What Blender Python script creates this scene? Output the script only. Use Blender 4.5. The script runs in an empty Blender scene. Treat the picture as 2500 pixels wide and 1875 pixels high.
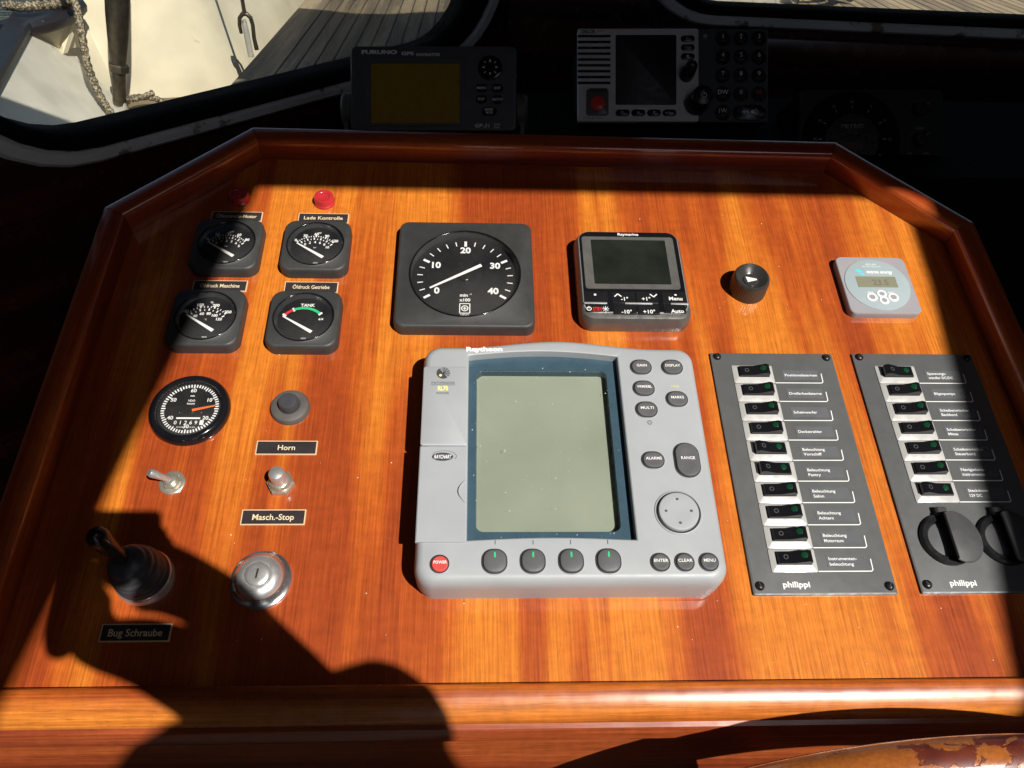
import bpy, math, random
from mathutils import Vector, Matrix
random.seed(7)
scene = bpy.context.scene
COL = scene.collection
rad = math.radians

# ------------------------------------------------------------------ camera, sky, sun, exposure
TILT = rad(22)                                   # the console's fascia is raised 22 degrees at the back
PANEL = Matrix.Rotation(TILT, 4, 'X')
cam_data = bpy.data.cameras.new("camera")
cam_data.sensor_width = 36.0
cam_data.lens = 28.706
cam_data.clip_start = 0.02
cam_data.clip_end = 2000
cam = bpy.data.objects.new("camera", cam_data)
COL.objects.link(cam)
def rot3(a, b, c):
    return Matrix.Rotation(c, 4, 'Z') @ Matrix.Rotation(b, 4, 'Y') @ Matrix.Rotation(a, 4, 'X')
CAM_ROT = PANEL @ rot3(rad(32.61), rad(-2.33), rad(-1.113))
CAM_POS = PANEL @ Vector((0, -0.37258, 0.59976))
cam.matrix_world = Matrix.Translation(CAM_POS) @ CAM_ROT
scene.camera = cam

SUN = (PANEL @ Vector((0.42, -0.38, 1.0))).normalized()      # direction towards the sun
world = bpy.data.worlds.new("World")
scene.world = world
world.use_nodes = True
wn = world.node_tree.nodes
sky = wn.new("ShaderNodeTexSky")
sky.sky_type = 'NISHITA'
sky.sun_disc = False
sky.sun_elevation = math.asin(SUN.z)
sky.sun_rotation = math.atan2(SUN.x, SUN.y)
world.node_tree.links.new(sky.outputs[0], wn["Background"].inputs[0])
wn["Background"].inputs[1].default_value = 0.062
sun_data = bpy.data.lights.new("sun", 'SUN')
sun_data.energy = 4.5
sun_data.angle = rad(0.53)
sun_data.color = (1.0, 0.965, 0.90)
sun = bpy.data.objects.new("sun", sun_data)
sun.rotation_euler = SUN.to_track_quat('Z', 'Y').to_euler()
sun.location = SUN * 8
COL.objects.link(sun)
scene.view_settings.view_transform = 'Standard'
scene.view_settings.look = 'None'
scene.view_settings.exposure = 0.28
scene.view_settings.gamma = 1.0

# ------------------------------------------------------------------ materials
def lin(r, g, b):
    f = lambda c: (c / 255 / 12.92) if c <= 10 else ((c / 255 + 0.055) / 1.055) ** 2.4
    return (f(r), f(g), f(b), 1)

def nodes_of(name):
    m = bpy.data.materials.new(name)
    m.use_nodes = True
    nt = m.node_tree
    return m, nt, nt.nodes["Principled BSDF"]

def noise_at(nt, scale, detail=3, stretch=(1, 1, 1), rough=0.5, dist=0.0):
    tc = nt.nodes.new("ShaderNodeTexCoord")
    mp = nt.nodes.new("ShaderNodeMapping")
    mp.inputs["Scale"].default_value = stretch
    n = nt.nodes.new("ShaderNodeTexNoise")
    n.inputs["Scale"].default_value = scale
    n.inputs["Detail"].default_value = detail
    n.inputs["Roughness"].default_value = rough
    n.inputs["Distortion"].default_value = dist
    nt.links.new(tc.outputs["Object"], mp.inputs[0])
    nt.links.new(mp.outputs[0], n.inputs["Vector"])
    return n.outputs["Fac"]

def ramp(nt, src, stops, interp='LINEAR'):
    r = nt.nodes.new("ShaderNodeValToRGB")
    r.color_ramp.interpolation = interp
    while len(r.color_ramp.elements) < len(stops):
        r.color_ramp.elements.new(0.5)
    for e, (p, c) in zip(r.color_ramp.elements, stops):
        e.position = p
        e.color = c if len(c) == 4 else (*c, 1)
    nt.links.new(src, r.inputs[0])
    return r.outputs[0]

def mix(nt, a, b, fac, mode='MIX'):
    m = nt.nodes.new("ShaderNodeMix")
    m.data_type = 'RGBA'
    m.blend_type = mode
    for sock, v in ((m.inputs[6], a), (m.inputs[7], b), (m.inputs[0], fac)):
        if hasattr(v, "is_output"):
            nt.links.new(v, sock)
        else:
            sock.default_value = v
    return m.outputs[2]

def bump(nt, p, src, strength, dist=0.001):
    b = nt.nodes.new("ShaderNodeBump")
    b.inputs["Strength"].default_value = strength
    b.inputs["Distance"].default_value = dist
    nt.links.new(src, b.inputs["Height"])
    nt.links.new(b.outputs[0], p.inputs["Normal"])

def plain(name, col, rough=0.5, metal=0.0, coat=0.0, var=0.15, scale=60, grain=0.0, grain_scale=2500, spec=0.5):
    """A surface with slight uneven colour, uneven gloss and an optional moulded grain."""
    m, nt, p = nodes_of(name)
    n = noise_at(nt, scale, 4)
    lo = tuple(c * (1 - var) for c in col[:3]) + (1,)
    hi = tuple(min(1, c * (1 + var)) for c in col[:3]) + (1,)
    nt.links.new(ramp(nt, n, [(0.3, lo), (0.7, hi)]), p.inputs["Base Color"])
    r0, r1 = max(0.02, rough - 0.07), min(1, rough + 0.07)
    nt.links.new(ramp(nt, noise_at(nt, scale * 2.7, 3), [(0.3, (r0,) * 3), (0.7, (r1,) * 3)]), p.inputs["Roughness"])
    p.inputs["Metallic"].default_value = metal
    p.inputs["Coat Weight"].default_value = coat
    p.inputs["Coat Roughness"].default_value = 0.06
    p.inputs["Specular IOR Level"].default_value = spec
    if grain:
        bump(nt, p, noise_at(nt, grain_scale, 2), grain, 0.0004)
    return m

def glass(name, tint=(1, 1, 1, 1), gloss=1.0, rough=0.02, dirt_haze=0.0):
    m = bpy.data.materials.new(name)
    m.use_nodes = True
    nt = m.node_tree
    nt.nodes.clear()
    out = nt.nodes.new("ShaderNodeOutputMaterial")
    tr = nt.nodes.new("ShaderNodeBsdfTransparent")
    tr.inputs[0].default_value = tint
    gl = nt.nodes.new("ShaderNodeBsdfGlossy")
    gl.inputs["Roughness"].default_value = rough
    fr = nt.nodes.new("ShaderNodeFresnel")
    fr.inputs[0].default_value = 1.5
    mx = nt.nodes.new("ShaderNodeMixShader")
    mul = nt.nodes.new("ShaderNodeMath")
    mul.operation = 'MULTIPLY'
    mul.inputs[1].default_value = gloss
    nt.links.new(fr.outputs[0], mul.inputs[0])
    nt.links.new(mul.outputs[0], mx.inputs[0])
    nt.links.new(tr.outputs[0], mx.inputs[1])
    nt.links.new(gl.outputs[0], mx.inputs[2])
    last = mx.outputs[0]
    if dirt_haze:
        df = nt.nodes.new("ShaderNodeBsdfDiffuse")
        df.inputs[0].default_value = (0.6, 0.58, 0.52, 1)
        m2 = nt.nodes.new("ShaderNodeMixShader")
        f = ramp(nt, noise_at(nt, 9, 5), [(0.35, (0,) * 3), (0.75, (dirt_haze,) * 3)])
        nt.links.new(f, m2.inputs[0])
        nt.links.new(last, m2.inputs[1])
        nt.links.new(df.outputs[0], m2.inputs[2])
        last = m2.outputs[0]
    nt.links.new(last, out.inputs[0])
    return m

def wood(name, axis, dark, mid, light, band=13.0, gloss_rough=0.07, coat_ior=1.5, flat=0.0, joint=0.0):
    """Varnished mahogany: broad light and red bands along the grain, fine fibres and pores under a clear coat."""
    m, nt, p = nodes_of(name)
    def st(across, along):
        return (along, across, across) if axis == 'X' else (across, along, across)
    b1 = noise_at(nt, 1, 2, st(band, 1.1), 0.5, 0.3)
    b2 = noise_at(nt, 1, 3, st(band * 3.6, 2.6), 0.5, 0.2)
    add = nt.nodes.new("ShaderNodeMath")
    add.operation = 'MULTIPLY_ADD'
    nt.links.new(b2, add.inputs[0])
    add.inputs[1].default_value = 0.38
    sub = nt.nodes.new("ShaderNodeMath")
    sub.operation = 'SUBTRACT'
    nt.links.new(b1, sub.inputs[0])
    sub.inputs[1].default_value = 0.19
    nt.links.new(sub.outputs[0], add.inputs[2])
    band_fac = add.outputs[0]
    if joint:                                        # veneer leaves laid side by side, each a little lighter or darker
        tc = nt.nodes.new("ShaderNodeTexCoord")
        sep = nt.nodes.new("ShaderNodeSeparateXYZ")
        nt.links.new(tc.outputs["Object"], sep.inputs[0])
        leaf = nt.nodes.new("ShaderNodeMath")
        leaf.operation = 'DIVIDE'
        leaf.inputs[1].default_value = joint
        nt.links.new(sep.outputs[0], leaf.inputs[0])
        fl = nt.nodes.new("ShaderNodeMath")
        fl.operation = 'FLOOR'
        nt.links.new(leaf.outputs[0], fl.inputs[0])
        wnz = nt.nodes.new("ShaderNodeTexWhiteNoise")
        wnz.noise_dimensions = '1D'
        nt.links.new(fl.outputs[0], wnz.inputs["W"])
        ma = nt.nodes.new("ShaderNodeMath")
        ma.operation = 'MULTIPLY_ADD'
        ma.inputs[1].default_value = 0.05
        nt.links.new(wnz.outputs["Value"], ma.inputs[0])
        off = nt.nodes.new("ShaderNodeMath")
        off.operation = 'SUBTRACT'
        off.inputs[1].default_value = 0.025
        nt.links.new(band_fac, off.inputs[0])
        nt.links.new(off.outputs[0], ma.inputs[2])
        band_fac = ma.outputs[0]
    base = ramp(nt, band_fac, [(0.40 - flat, dark), (0.495, mid), (0.60 + flat, light)])  # grain bands; the console board's chatoyant sheen is painted in with them
    fib = ramp(nt, noise_at(nt, 1, 4, st(620, 14), 0.65), [(0.3, (0.66, 0.60, 0.55)), (0.7, (1.20, 1.22, 1.25))])
    c = mix(nt, base, fib, 1.0, 'MULTIPLY')
    ripple = ramp(nt, noise_at(nt, 1, 3, st(70, 120), 0.6), [(0.3, (0.88, 0.87, 0.86)), (0.7, (1.08, 1.08, 1.08))])
    c = mix(nt, c, ripple, 1.0, 'MULTIPLY')
    pore = ramp(nt, noise_at(nt, 1, 2, st(1300, 75), 0.5), [(0.60, (0,) * 3), (0.70, (0.35,) * 3)])
    c = mix(nt, c, tuple(x * 0.35 for x in dark[:3]) + (1,), pore)
    nt.links.new(c, p.inputs["Base Color"])
    p.inputs["Roughness"].default_value = 0.42
    p.inputs["Specular IOR Level"].default_value = 0.3
    p.inputs["Coat Weight"].default_value = 1.0
    p.inputs["Coat IOR"].default_value = coat_ior
    nt.links.new(ramp(nt, noise_at(nt, 45, 4), [(0.3, (gloss_rough * 0.7,) * 3), (0.75, (gloss_rough * 1.7,) * 3)]), p.inputs["Coat Roughness"])
    bn = nt.nodes.new("ShaderNodeBump")
    bn.inputs["Strength"].default_value = 0.06
    bn.inputs["Distance"].default_value = 0.001
    nt.links.new(noise_at(nt, 1, 3, st(140, 22)), bn.inputs["Height"])
    nt.links.new(bn.outputs[0], p.inputs["Coat Normal"])
    return m

def worn(name, col, chip, amount=0.56, scale=22, rough=0.5, coat=0.0, stretch=(1, 1, 1), soft=0.05):
    m, nt, p = nodes_of(name)
    n = noise_at(nt, scale, 7, stretch, 0.62)
    f = ramp(nt, n, [(amount, (0,) * 3), (amount + soft, (1,) * 3)])
    d = ramp(nt, noise_at(nt, scale * 0.35, 4), [(0.3, tuple(c * 0.78 for c in col[:3])), (0.7, col)])
    nt.links.new(mix(nt, d, chip, f), p.inputs["Base Color"])
    p.inputs["Roughness"].default_value = rough
    p.inputs["Coat Weight"].default_value = coat
    bump(nt, p, n, 0.25, 0.002)
    return m

def peeling(name):
    """Old varnish on a wheel rim: golden where it holds, dark red where it has lifted, with ragged raised edges."""
    m, nt, p = nodes_of(name)
    gold = ramp(nt, noise_at(nt, 11, 5), [(0.3, (0.32, 0.085, 0.020)), (0.55, (0.46, 0.150, 0.032)), (0.75, (0.56, 0.235, 0.065))])
    gold = mix(nt, gold, ramp(nt, noise_at(nt, 420, 3), [(0.3, (0.8,) * 3), (0.7, (1.12,) * 3)]), 1.0, 'MULTIPLY')
    red = ramp(nt, noise_at(nt, 60, 4), [(0.3, (0.10, 0.015, 0.008)), (0.7, (0.20, 0.035, 0.014))])
    n = noise_at(nt, 24, 9, (1, 1, 1.6), 0.68, 0.8)
    f = ramp(nt, n, [(0.545, (0,) * 3), (0.56, (1,) * 3)])
    pale = ramp(nt, noise_at(nt, 31, 8, (1, 1, 1), 0.7), [(0.64, (0,) * 3), (0.66, (0.6,) * 3)])
    c = mix(nt, mix(nt, gold, (0.58, 0.36, 0.17, 1), pale), red, f)
    nt.links.new(c, p.inputs["Base Color"])
    nt.links.new(ramp(nt, n, [(0.5, (0.22,) * 3), (0.56, (0.5,) * 3)]), p.inputs["Roughness"])
    p.inputs["Coat Weight"].default_value = 0.8
    p.inputs["Coat Roughness"].default_value = 0.12
    bump(nt, p, f, 0.6, 0.0012)
    return m

W_BOARD = wood("mahogany_board", 'Y', (0.36, 0.062, 0.013, 1), (0.48, 0.096, 0.014, 1), (0.68, 0.205, 0.023, 1), joint=0.088)
W_RAIL = wood("mahogany_rail", 'X', (0.27, 0.030, 0.007, 1), (0.45, 0.074, 0.012, 1), (0.58, 0.142, 0.020, 1), band=26, coat_ior=1.75)
W_FRONT = wood("mahogany_front_rail", 'X', (0.36, 0.068, 0.011, 1), (0.52, 0.135, 0.018, 1), (0.66, 0.22, 0.03, 1), band=40, gloss_rough=0.24)
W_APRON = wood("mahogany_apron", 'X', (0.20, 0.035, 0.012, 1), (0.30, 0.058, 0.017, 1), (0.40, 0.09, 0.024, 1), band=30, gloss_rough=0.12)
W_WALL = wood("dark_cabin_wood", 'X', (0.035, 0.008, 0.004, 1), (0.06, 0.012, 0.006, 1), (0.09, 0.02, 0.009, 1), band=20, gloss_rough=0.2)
W_WHEEL = peeling("peeling_varnished_wood")
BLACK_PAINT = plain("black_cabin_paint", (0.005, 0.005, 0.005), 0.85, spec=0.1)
BEZEL = plain("black_grained_plastic", (0.042, 0.042, 0.041), 0.48, grain=0.35, var=0.12)
BLACK = plain("black_plastic", (0.012, 0.012, 0.013), 0.28, var=0.2)
BLACK_GLOSS = plain("black_gloss_plastic", (0.008, 0.008, 0.010), 0.13, var=0.2)
BLACK_RUBBER = plain("dark_rubber", (0.055, 0.057, 0.064), 0.36, var=0.15)
DIAL = plain("dial_black", (0.006, 0.006, 0.008), 0.5, var=0.1)
WHITE_INK = plain("white_print", (0.86, 0.86, 0.84), 0.6, var=0.03)
CREAM_INK = plain("engraved_cream", (0.80, 0.66, 0.42), 0.6, var=0.06)
DARK_INK = plain("dark_print", (0.05, 0.05, 0.06), 0.6, var=0.05)
YELLOW_INK = plain("yellow_print", (0.85, 0.78, 0.25), 0.6, var=0.05)
RED_INK = plain("red_print", (0.75, 0.03, 0.03), 0.6, var=0.05)
GREEN_INK = plain("green_print", (0.02, 0.55, 0.20), 0.6, var=0.05)
BLUE_INK = plain("blue_print", (0.10, 0.62, 0.85), 0.6, var=0.05)
ORANGE_PAINT = plain("orange_pointer_paint", (0.95, 0.16, 0.03), 0.5, var=0.05)
PLATE_BLACK = plain("engraved_plate_black", (0.035, 0.028, 0.03), 0.35, var=0.2)
CREAM_EDGE = plain("plate_edge_cream", (0.72, 0.52, 0.32), 0.5, var=0.08)
GREY_SHELL = plain("grey_moulded_plastic", (0.375, 0.390, 0.405), 0.42, var=0.04, grain=0.12, scale=30)
GREY_KEY = plain("dark_grey_rubber_key", (0.105, 0.105, 0.110), 0.45, var=0.08, grain=0.2)
BLUE_FRAME = plain("slate_blue_frame", (0.044, 0.084, 0.115), 0.3, var=0.1)
LCD = plain("grey_green_liquid_crystal", (0.320, 0.325, 0.250), 0.35, var=0.10, scale=13)
LCD_SMALL = plain("olive_liquid_crystal", (0.24, 0.235, 0.165), 0.4, var=0.06)
LCD_AMBER = plain("amber_liquid_crystal", (0.34, 0.20, 0.018), 0.3, var=0.1)
LCD_DARK = plain("dark_liquid_crystal", (0.016, 0.019, 0.015), 0.22, var=0.25, scale=40)
RED_KEY = plain("red_rubber_key", (0.62, 0.075, 0.065), 0.4, var=0.08)
PLATE = plain("grey_anodised_plate", (0.105, 0.108, 0.109), 0.42, var=0.06, grain=0.2)
STRIP = plain("label_tape", (0.125, 0.128, 0.137), 0.3, var=0.05)
SWITCH_FRAME = plain("pale_grey_switch_frame", (0.47, 0.46, 0.445), 0.2, var=0.05)
GREEN_LENS = plain("green_lens", (0.006, 0.055, 0.022), 0.2, coat=0.5, var=0.15)
CHROME = plain("chrome", (0.72, 0.72, 0.73), 0.12, 1.0, var=0.06)
STEEL = plain("nickel_plated_brass", (0.56, 0.52, 0.43), 0.28, 0.7, var=0.12)
SATIN = plain("satin_silver", (0.60, 0.60, 0.61), 0.33, 0.6, var=0.05)
MONITOR = plain("grey_monitor_case", (0.33, 0.315, 0.335), 0.42, var=0.04, grain=0.15)
MONITOR_FACE = plain("pale_blue_grey_face", (0.36, 0.43, 0.45), 0.35, var=0.03)
GUNMETAL = plain("gunmetal_case", (0.16, 0.155, 0.148), 0.3, 0.45, var=0.08)
HORN_GREY = plain("horn_ring_grey", (0.10, 0.092, 0.085), 0.45, var=0.15)
RED_LENS = plain("red_lamp_lens", (0.50, 0.028, 0.036), 0.18, coat=0.6, var=0.2)
KNOB = plain("knob_dark_metal", (0.075, 0.072, 0.068), 0.25, 0.5, var=0.15)
BRUSHED = plain("brushed_bright_metal", (0.78, 0.77, 0.76), 0.33, 0.78, var=0.08, grain=0.1)
CONE = plain("dial_cone_grey", (0.030, 0.031, 0.034), 0.2, var=0.3)
CAP_GREY = plain("socket_cap_grey", (0.072, 0.072, 0.073), 0.5, grain=0.4)
DISTRESS_RED = plain("bright_red_button", (0.90, 0.05, 0.045), 0.35, var=0.06)
POLISHED = plain("polished_bright_metal", (0.80, 0.79, 0.78), 0.18, 0.93, var=0.05)
KEY_SLOT = plain("key_slot_dark", (0.02, 0.018, 0.015), 0.6)
SCREW = plain("black_screw", (0.03, 0.03, 0.03), 0.3, 0.6)
VHF_SILVER = plain("radio_silver_face", (0.72, 0.71, 0.70), 0.35, 0.15, var=0.05)
VHF_DARK = plain("radio_charcoal_face", (0.050, 0.056, 0.060), 0.5, var=0.08)
GPS_CASE = plain("navigator_grey_case", (0.085, 0.093, 0.102), 0.45, var=0.08, grain=0.15)
GPS_BRACKET = plain("bracket_grey", (0.10, 0.10, 0.095), 0.5, var=0.12)
WHITE_FRAME = worn("weathered_white_frame", (0.88, 0.88, 0.87, 1), (0.25, 0.20, 0.15, 1), 0.58, 30, 0.45)
GASKET = plain("black_window_gasket", (0.005, 0.005, 0.005), 0.8, spec=0.1, grain=0.3, grain_scale=400)
PANE = glass("window_glass", (0.93, 0.93, 0.90, 1), 0.6, 0.02, 0.10)
COVER = glass("instrument_glass", (0.97, 0.97, 0.97, 1), 1.0, 0.05, 0.07)  # pale diffuse haze stands in for glare on the gauge covers
SCREEN_GLASS = glass("screen_glass", (0.95, 0.97, 0.97, 1), 0.35, 0.12)
BULWARK_WHITE = worn("white_bulwark_paint", (0.86, 0.82, 0.70, 1), (0.50, 0.44, 0.33, 1), 0.66, 20, 0.45, 0.15)
BULWARK = worn("cream_bulwark_paint", (0.82, 0.735, 0.545, 1), (0.52, 0.42, 0.27, 1), 0.66, 16, 0.45, 0.15)
RAIL_BLUE = worn("dark_blue_rail_paint", (0.012, 0.014, 0.022, 1), (0.30, 0.27, 0.20, 1), 0.68, 55, 0.45, 0.0)
ROPE, _nt, _p = nodes_of("tan_braided_rope")
_v = _nt.nodes.new("ShaderNodeTexVoronoi")
_v.inputs["Scale"].default_value = 150
_tc = _nt.nodes.new("ShaderNodeTexCoord")
_nt.links.new(_tc.outputs["Object"], _v.inputs["Vector"])
_nt.links.new(mix(_nt, ramp(_nt, _v.outputs["Distance"], [(0.28, (0.50, 0.43, 0.29)), (0.62, (0.10, 0.08, 0.055))]), ramp(_nt, noise_at(_nt, 30, 3), [(0.3, (0.7,) * 3), (0.7, (1.1,) * 3)]), 1.0, 'MULTIPLY'), _p.inputs["Base Color"])
_p.inputs["Roughness"].default_value = 0.9
DECK_TEAK = wood("weathered_teak", 'Y', (0.26, 0.215, 0.155, 1), (0.35, 0.285, 0.195, 1), (0.47, 0.38, 0.25, 1), band=16)
DECK_TEAK.node_tree.nodes["Principled BSDF"].inputs["Coat Weight"].default_value = 0.0
DECK_TEAK.node_tree.nodes["Principled BSDF"].inputs["Roughness"].default_value = 0.75
CAULK = plain("black_deck_caulking", (0.018, 0.017, 0.016), 0.7)
SIDE_DECK = worn("brown_side_deck_paint", (0.26, 0.20, 0.12, 1), (0.10, 0.07, 0.04, 1), 0.6, 14, 0.7)
GALV = plain("tarnished_rigging_steel", (0.11, 0.095, 0.072), 0.42, 0.85, var=0.25)
GALV_PALE = worn("pale_painted_fitting", (0.42, 0.40, 0.36, 1), (0.16, 0.11, 0.07, 1), 0.58, 40, 0.5)
CANVAS = plain("grey_canvas", (0.35, 0.35, 0.33), 0.8, var=0.1)
FLOOR = plain("dark_cabin_floor", (0.02, 0.014, 0.010), 0.6)
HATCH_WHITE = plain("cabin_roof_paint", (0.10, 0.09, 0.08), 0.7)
SKIN = plain("skin", (0.50, 0.28, 0.19), 0.5)
JACKET = plain("dark_blue_cloth", (0.03, 0.04, 0.07), 0.85)
HAIR = plain("brown_hair", (0.04, 0.025, 0.015), 0.6)
GREY_PRINT = plain("pale_grey_print", (0.85, 0.86, 0.86), 0.6, var=0.04)
GREY_DIM = plain("dim_grey_print", (0.26, 0.27, 0.27), 0.6, var=0.05)
RED_FAINT = plain("faded_red_print", (0.55, 0.08, 0.07), 0.6, var=0.05)
OFF_MARK = plain("dim_off_mark", (0.07, 0.07, 0.07), 0.5)
DUST = plain("pale_dust", (0.75, 0.70, 0.62), 0.9)
HOSE = plain("dark_hose", (0.03, 0.03, 0.035), 0.5)

# ------------------------------------------------------------------ mesh building (millimetres inside a thing, metres outside)
class MB:
    def __init__(self):
        self.v, self.f = [], []
    def loft(self, rings, cap0=True, cap1=True, close=True):
        n = len(rings[0])
        b = len(self.v)
        for r in rings:
            self.v.extend(r)
        for k in range(len(rings) - 1):
            for i in range(n if close else n - 1):
                j = (i + 1) % n
                self.f.append((b + k * n + i, b + k * n + j, b + (k + 1) * n + j, b + (k + 1) * n + i))
        if cap0:
            self.f.append(tuple(b + i for i in reversed(range(n))))
        if cap1:
            o = b + (len(rings) - 1) * n
            self.f.append(tuple(o + i for i in range(n)))
        return self
    def box(self, x0, x1, y0, y1, z0, z1, ch=0.0):
        if ch:
            w, h = x1 - x0, y1 - y0
            cx, cy = (x0 + x1) / 2, (y0 + y1) / 2
            return self.loft([rr(w, h, ch, z0, cx, cy, 2), rr(w, h, ch, z1 - ch, cx, cy, 2), rr(w - 2 * ch, h - 2 * ch, ch * .6, z1, cx, cy, 2)])
        q = lambda z: [(x0, y0, z), (x1, y0, z), (x1, y1, z), (x0, y1, z)]
        return self.loft([q(z0), q(z1)])
    def lathe(self, prof, cx=0, cy=0, seg=40, cap0=True, cap1=True):
        return self.loft([circ(r, z, cx, cy, seg) for r, z in prof], cap0, cap1)
    def flat(self, pts, z):
        b = len(self.v)
        self.v.extend((x, y, z) for x, y in pts)
        self.f.append(tuple(range(b, b + len(pts))))
        return self
    def bar(self, x0, y0, x1, y1, w0, w1, z):
        """A flat stroke from one point to another."""
        dx, dy = x1 - x0, y1 - y0
        l = math.hypot(dx, dy)
        nx, ny = -dy / l / 2, dx / l / 2
        return self.flat([(x0 - nx * w0, y0 - ny * w0), (x1 - nx * w1, y1 - ny * w1), (x1 + nx * w1, y1 + ny * w1), (x0 + nx * w0, y0 + ny * w0)], z)
    def tube(self, path, radii, seg=12, caps=True, close=False):
        pts = [Vector(p) for p in path]
        if not hasattr(radii, "__len__"):
            radii = [radii] * len(pts)
        rings, up = [], None
        for i, p in enumerate(pts):
            if close:
                t = pts[(i + 1) % len(pts)] - pts[i - 1]
            else:
                t = pts[min(i + 1, len(pts) - 1)] - pts[max(i - 1, 0)]
            t.normalize()
            if up is None:
                up = t.orthogonal().normalized()
            up = (up - t * up.dot(t)).normalized()
            s = t.cross(up)
            rings.append([tuple(p + (up * math.cos(a) + s * math.sin(a)) * radii[i]) for a in (2 * math.pi * k / seg for k in range(seg))])
        if close:
            rings.append(rings[0])
            return self.loft(rings, False, False)
        return self.loft(rings, caps, caps)
    def add(self, verts, faces):
        used = sorted({i for f in faces for i in f})
        if len(used) < len(verts):                   # keep only the corners that carry a face
            new = {i: k for k, i in enumerate(used)}
            verts, faces = [verts[i] for i in used], [tuple(new[i] for i in f) for f in faces]
        b = len(self.v)
        self.v.extend(verts)
        self.f.extend(tuple(b + i for i in f) for f in faces)
        return self
    def text(self, s, x, y, z, h, width=None, bold=0.0, align='C', slant=0.0):
        """Flat lettering whose capitals are h high, centred (or left-set) on x, y."""
        vs, fs, x0, x1, cap = glyphs(s, bold)
        k = h / cap
        kx = k if width is None else width / max(1e-6, x1 - x0)
        ox = x - (x0 + x1) / 2 * kx if align == 'C' else x - x0 * kx
        oy = y - h / 2
        return self.add([(vx * kx + ox + slant * vy * k, vy * k + oy, z) for vx, vy in vs], fs)

_glyphs = {}
def glyphs(s, bold):
    if (s, bold) not in _glyphs:
        def conv(t):
            c = bpy.data.curves.new("type", 'FONT')
            c.body = t
            c.offset = bold
            c.resolution_u = 3
            o = bpy.data.objects.new("type", c)
            m = bpy.data.meshes.new_from_object(o)
            vs = [(v.co.x, v.co.y) for v in m.vertices]
            fs = [tuple(p.vertices) for p in m.polygons]
            bpy.data.objects.remove(o)
            bpy.data.curves.remove(c)
            bpy.data.meshes.remove(m)
            return vs, fs
        vs, fs = conv(s)
        if 'H' not in _glyphs:
            _glyphs['H'] = max(v[1] for v in conv('H')[0])
        _glyphs[(s, bold)] = (vs, fs, min(v[0] for v in vs), max(v[0] for v in vs), _glyphs['H'])
    return _glyphs[(s, bold)]

def circ(r, z, cx=0, cy=0, seg=40, half=False):
    return [(cx + r * math.cos(2 * math.pi * (i + (0.5 if half else 0)) / seg), cy + r * math.sin(2 * math.pi * (i + (0.5 if half else 0)) / seg), z) for i in range(seg)]

def rr(w, h, r, z, cx=0, cy=0, n=6):
    r = min(r, w / 2 - 1e-4, h / 2 - 1e-4)
    out = []
    for k, (sx, sy) in enumerate(((1, 1), (-1, 1), (-1, -1), (1, -1))):
        for i in range(n + 1):
            a = math.pi / 2 * (k + i / n)
            out.append((cx + sx * (w / 2 - r) + r * math.cos(a), cy + sy * (h / 2 - r) + r * math.sin(a), z))
    return out

def polar(poly, angles, c, z):
    """Points where rays from c cross the outline, so that two outlines can be joined ring to ring."""
    out = []
    for a in angles:
        d = (math.cos(a), math.sin(a))
        best = None
        for i in range(len(poly)):
            x0, y0 = poly[i][0] - c[0], poly[i][1] - c[1]
            x1, y1 = poly[(i + 1) % len(poly)][0] - c[0], poly[(i + 1) % len(poly)][1] - c[1]
            den = d[0] * (y1 - y0) - d[1] * (x1 - x0)
            if abs(den) < 1e-12:
                continue
            t = (x0 * (y1 - y0) - y0 * (x1 - x0)) / den
            u = (x0 * d[1] - y0 * d[0]) / den
            if t > 0 and -1e-6 <= u <= 1 + 1e-6 and (best is None or t < best):
                best = t
        out.append((c[0] + d[0] * best, c[1] + d[1] * best, z))
    return out

def angles_of(c, *polys, extra=24):
    a = {round(math.atan2(p[1] - c[1], p[0] - c[0]) % (2 * math.pi), 5) for poly in polys for p in poly}
    a |= {round(2 * math.pi * k / extra, 5) for k in range(extra)}
    a = sorted(a)
    return [x for i, x in enumerate(a) if i == 0 or x - a[i - 1] > 2e-4]

def build(name, mb, mat, parent=None, sharp=38, scale=0.001, at=None):
    me = bpy.data.meshes.new(name)
    me.from_pydata([(x * scale, y * scale, z * scale) for x, y, z in mb.v], [], mb.f)
    me.materials.append(mat)
    me.polygons.foreach_set("use_smooth", [True] * len(me.polygons))
    me.update()
    me.set_sharp_from_angle(angle=rad(sharp))
    o = bpy.data.objects.new(name, me)
    COL.objects.link(o)
    if parent:
        o.parent = parent
    if at is not None:
        o.matrix_basis = at
    if name.endswith("print") or name in ("engraving", "counter_digits", "digits", "knob_mark", "approval_mark"):
        o["kind"] = "stuff"                          # lettering: too small to pick apart
    return o

def tag(o, label, cat, group=None):
    o["label"], o["category"] = label, cat
    if group:
        o["group"] = group
    return o

def thing(name, label, cat, mat4, group=None):
    o = bpy.data.objects.new(name, None)
    o.empty_display_size = 0.02
    COL.objects.link(o)
    o.matrix_world = mat4
    return tag(o, label, cat, group)

def on_panel(u, v, h=0.0, turn=0.0):
    return PANEL @ Matrix.Translation((u / 1000, v / 1000, h / 1000)) @ Matrix.Rotation(rad(turn), 4, 'Z')

def structure(o):
    o["kind"] = "structure"
    return o

# ------------------------------------------------------------------ sea, decks
structure(build("sea", MB().add([(-300, -300, -1.6), (300, -300, -1.6), (300, 300, -1.6), (-300, 300, -1.6)], [(0, 1, 2, 3)]), None or plain("sea_water", (0.012, 0.020, 0.022), 0.12), None, scale=1))
_w = bpy.data.materials["sea_water"]
bump(_w.node_tree, _w.node_tree.nodes["Principled BSDF"], noise_at(_w.node_tree, 2.2, 4, (1.0, 2.2, 1)), 1.0, 0.25)

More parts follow.
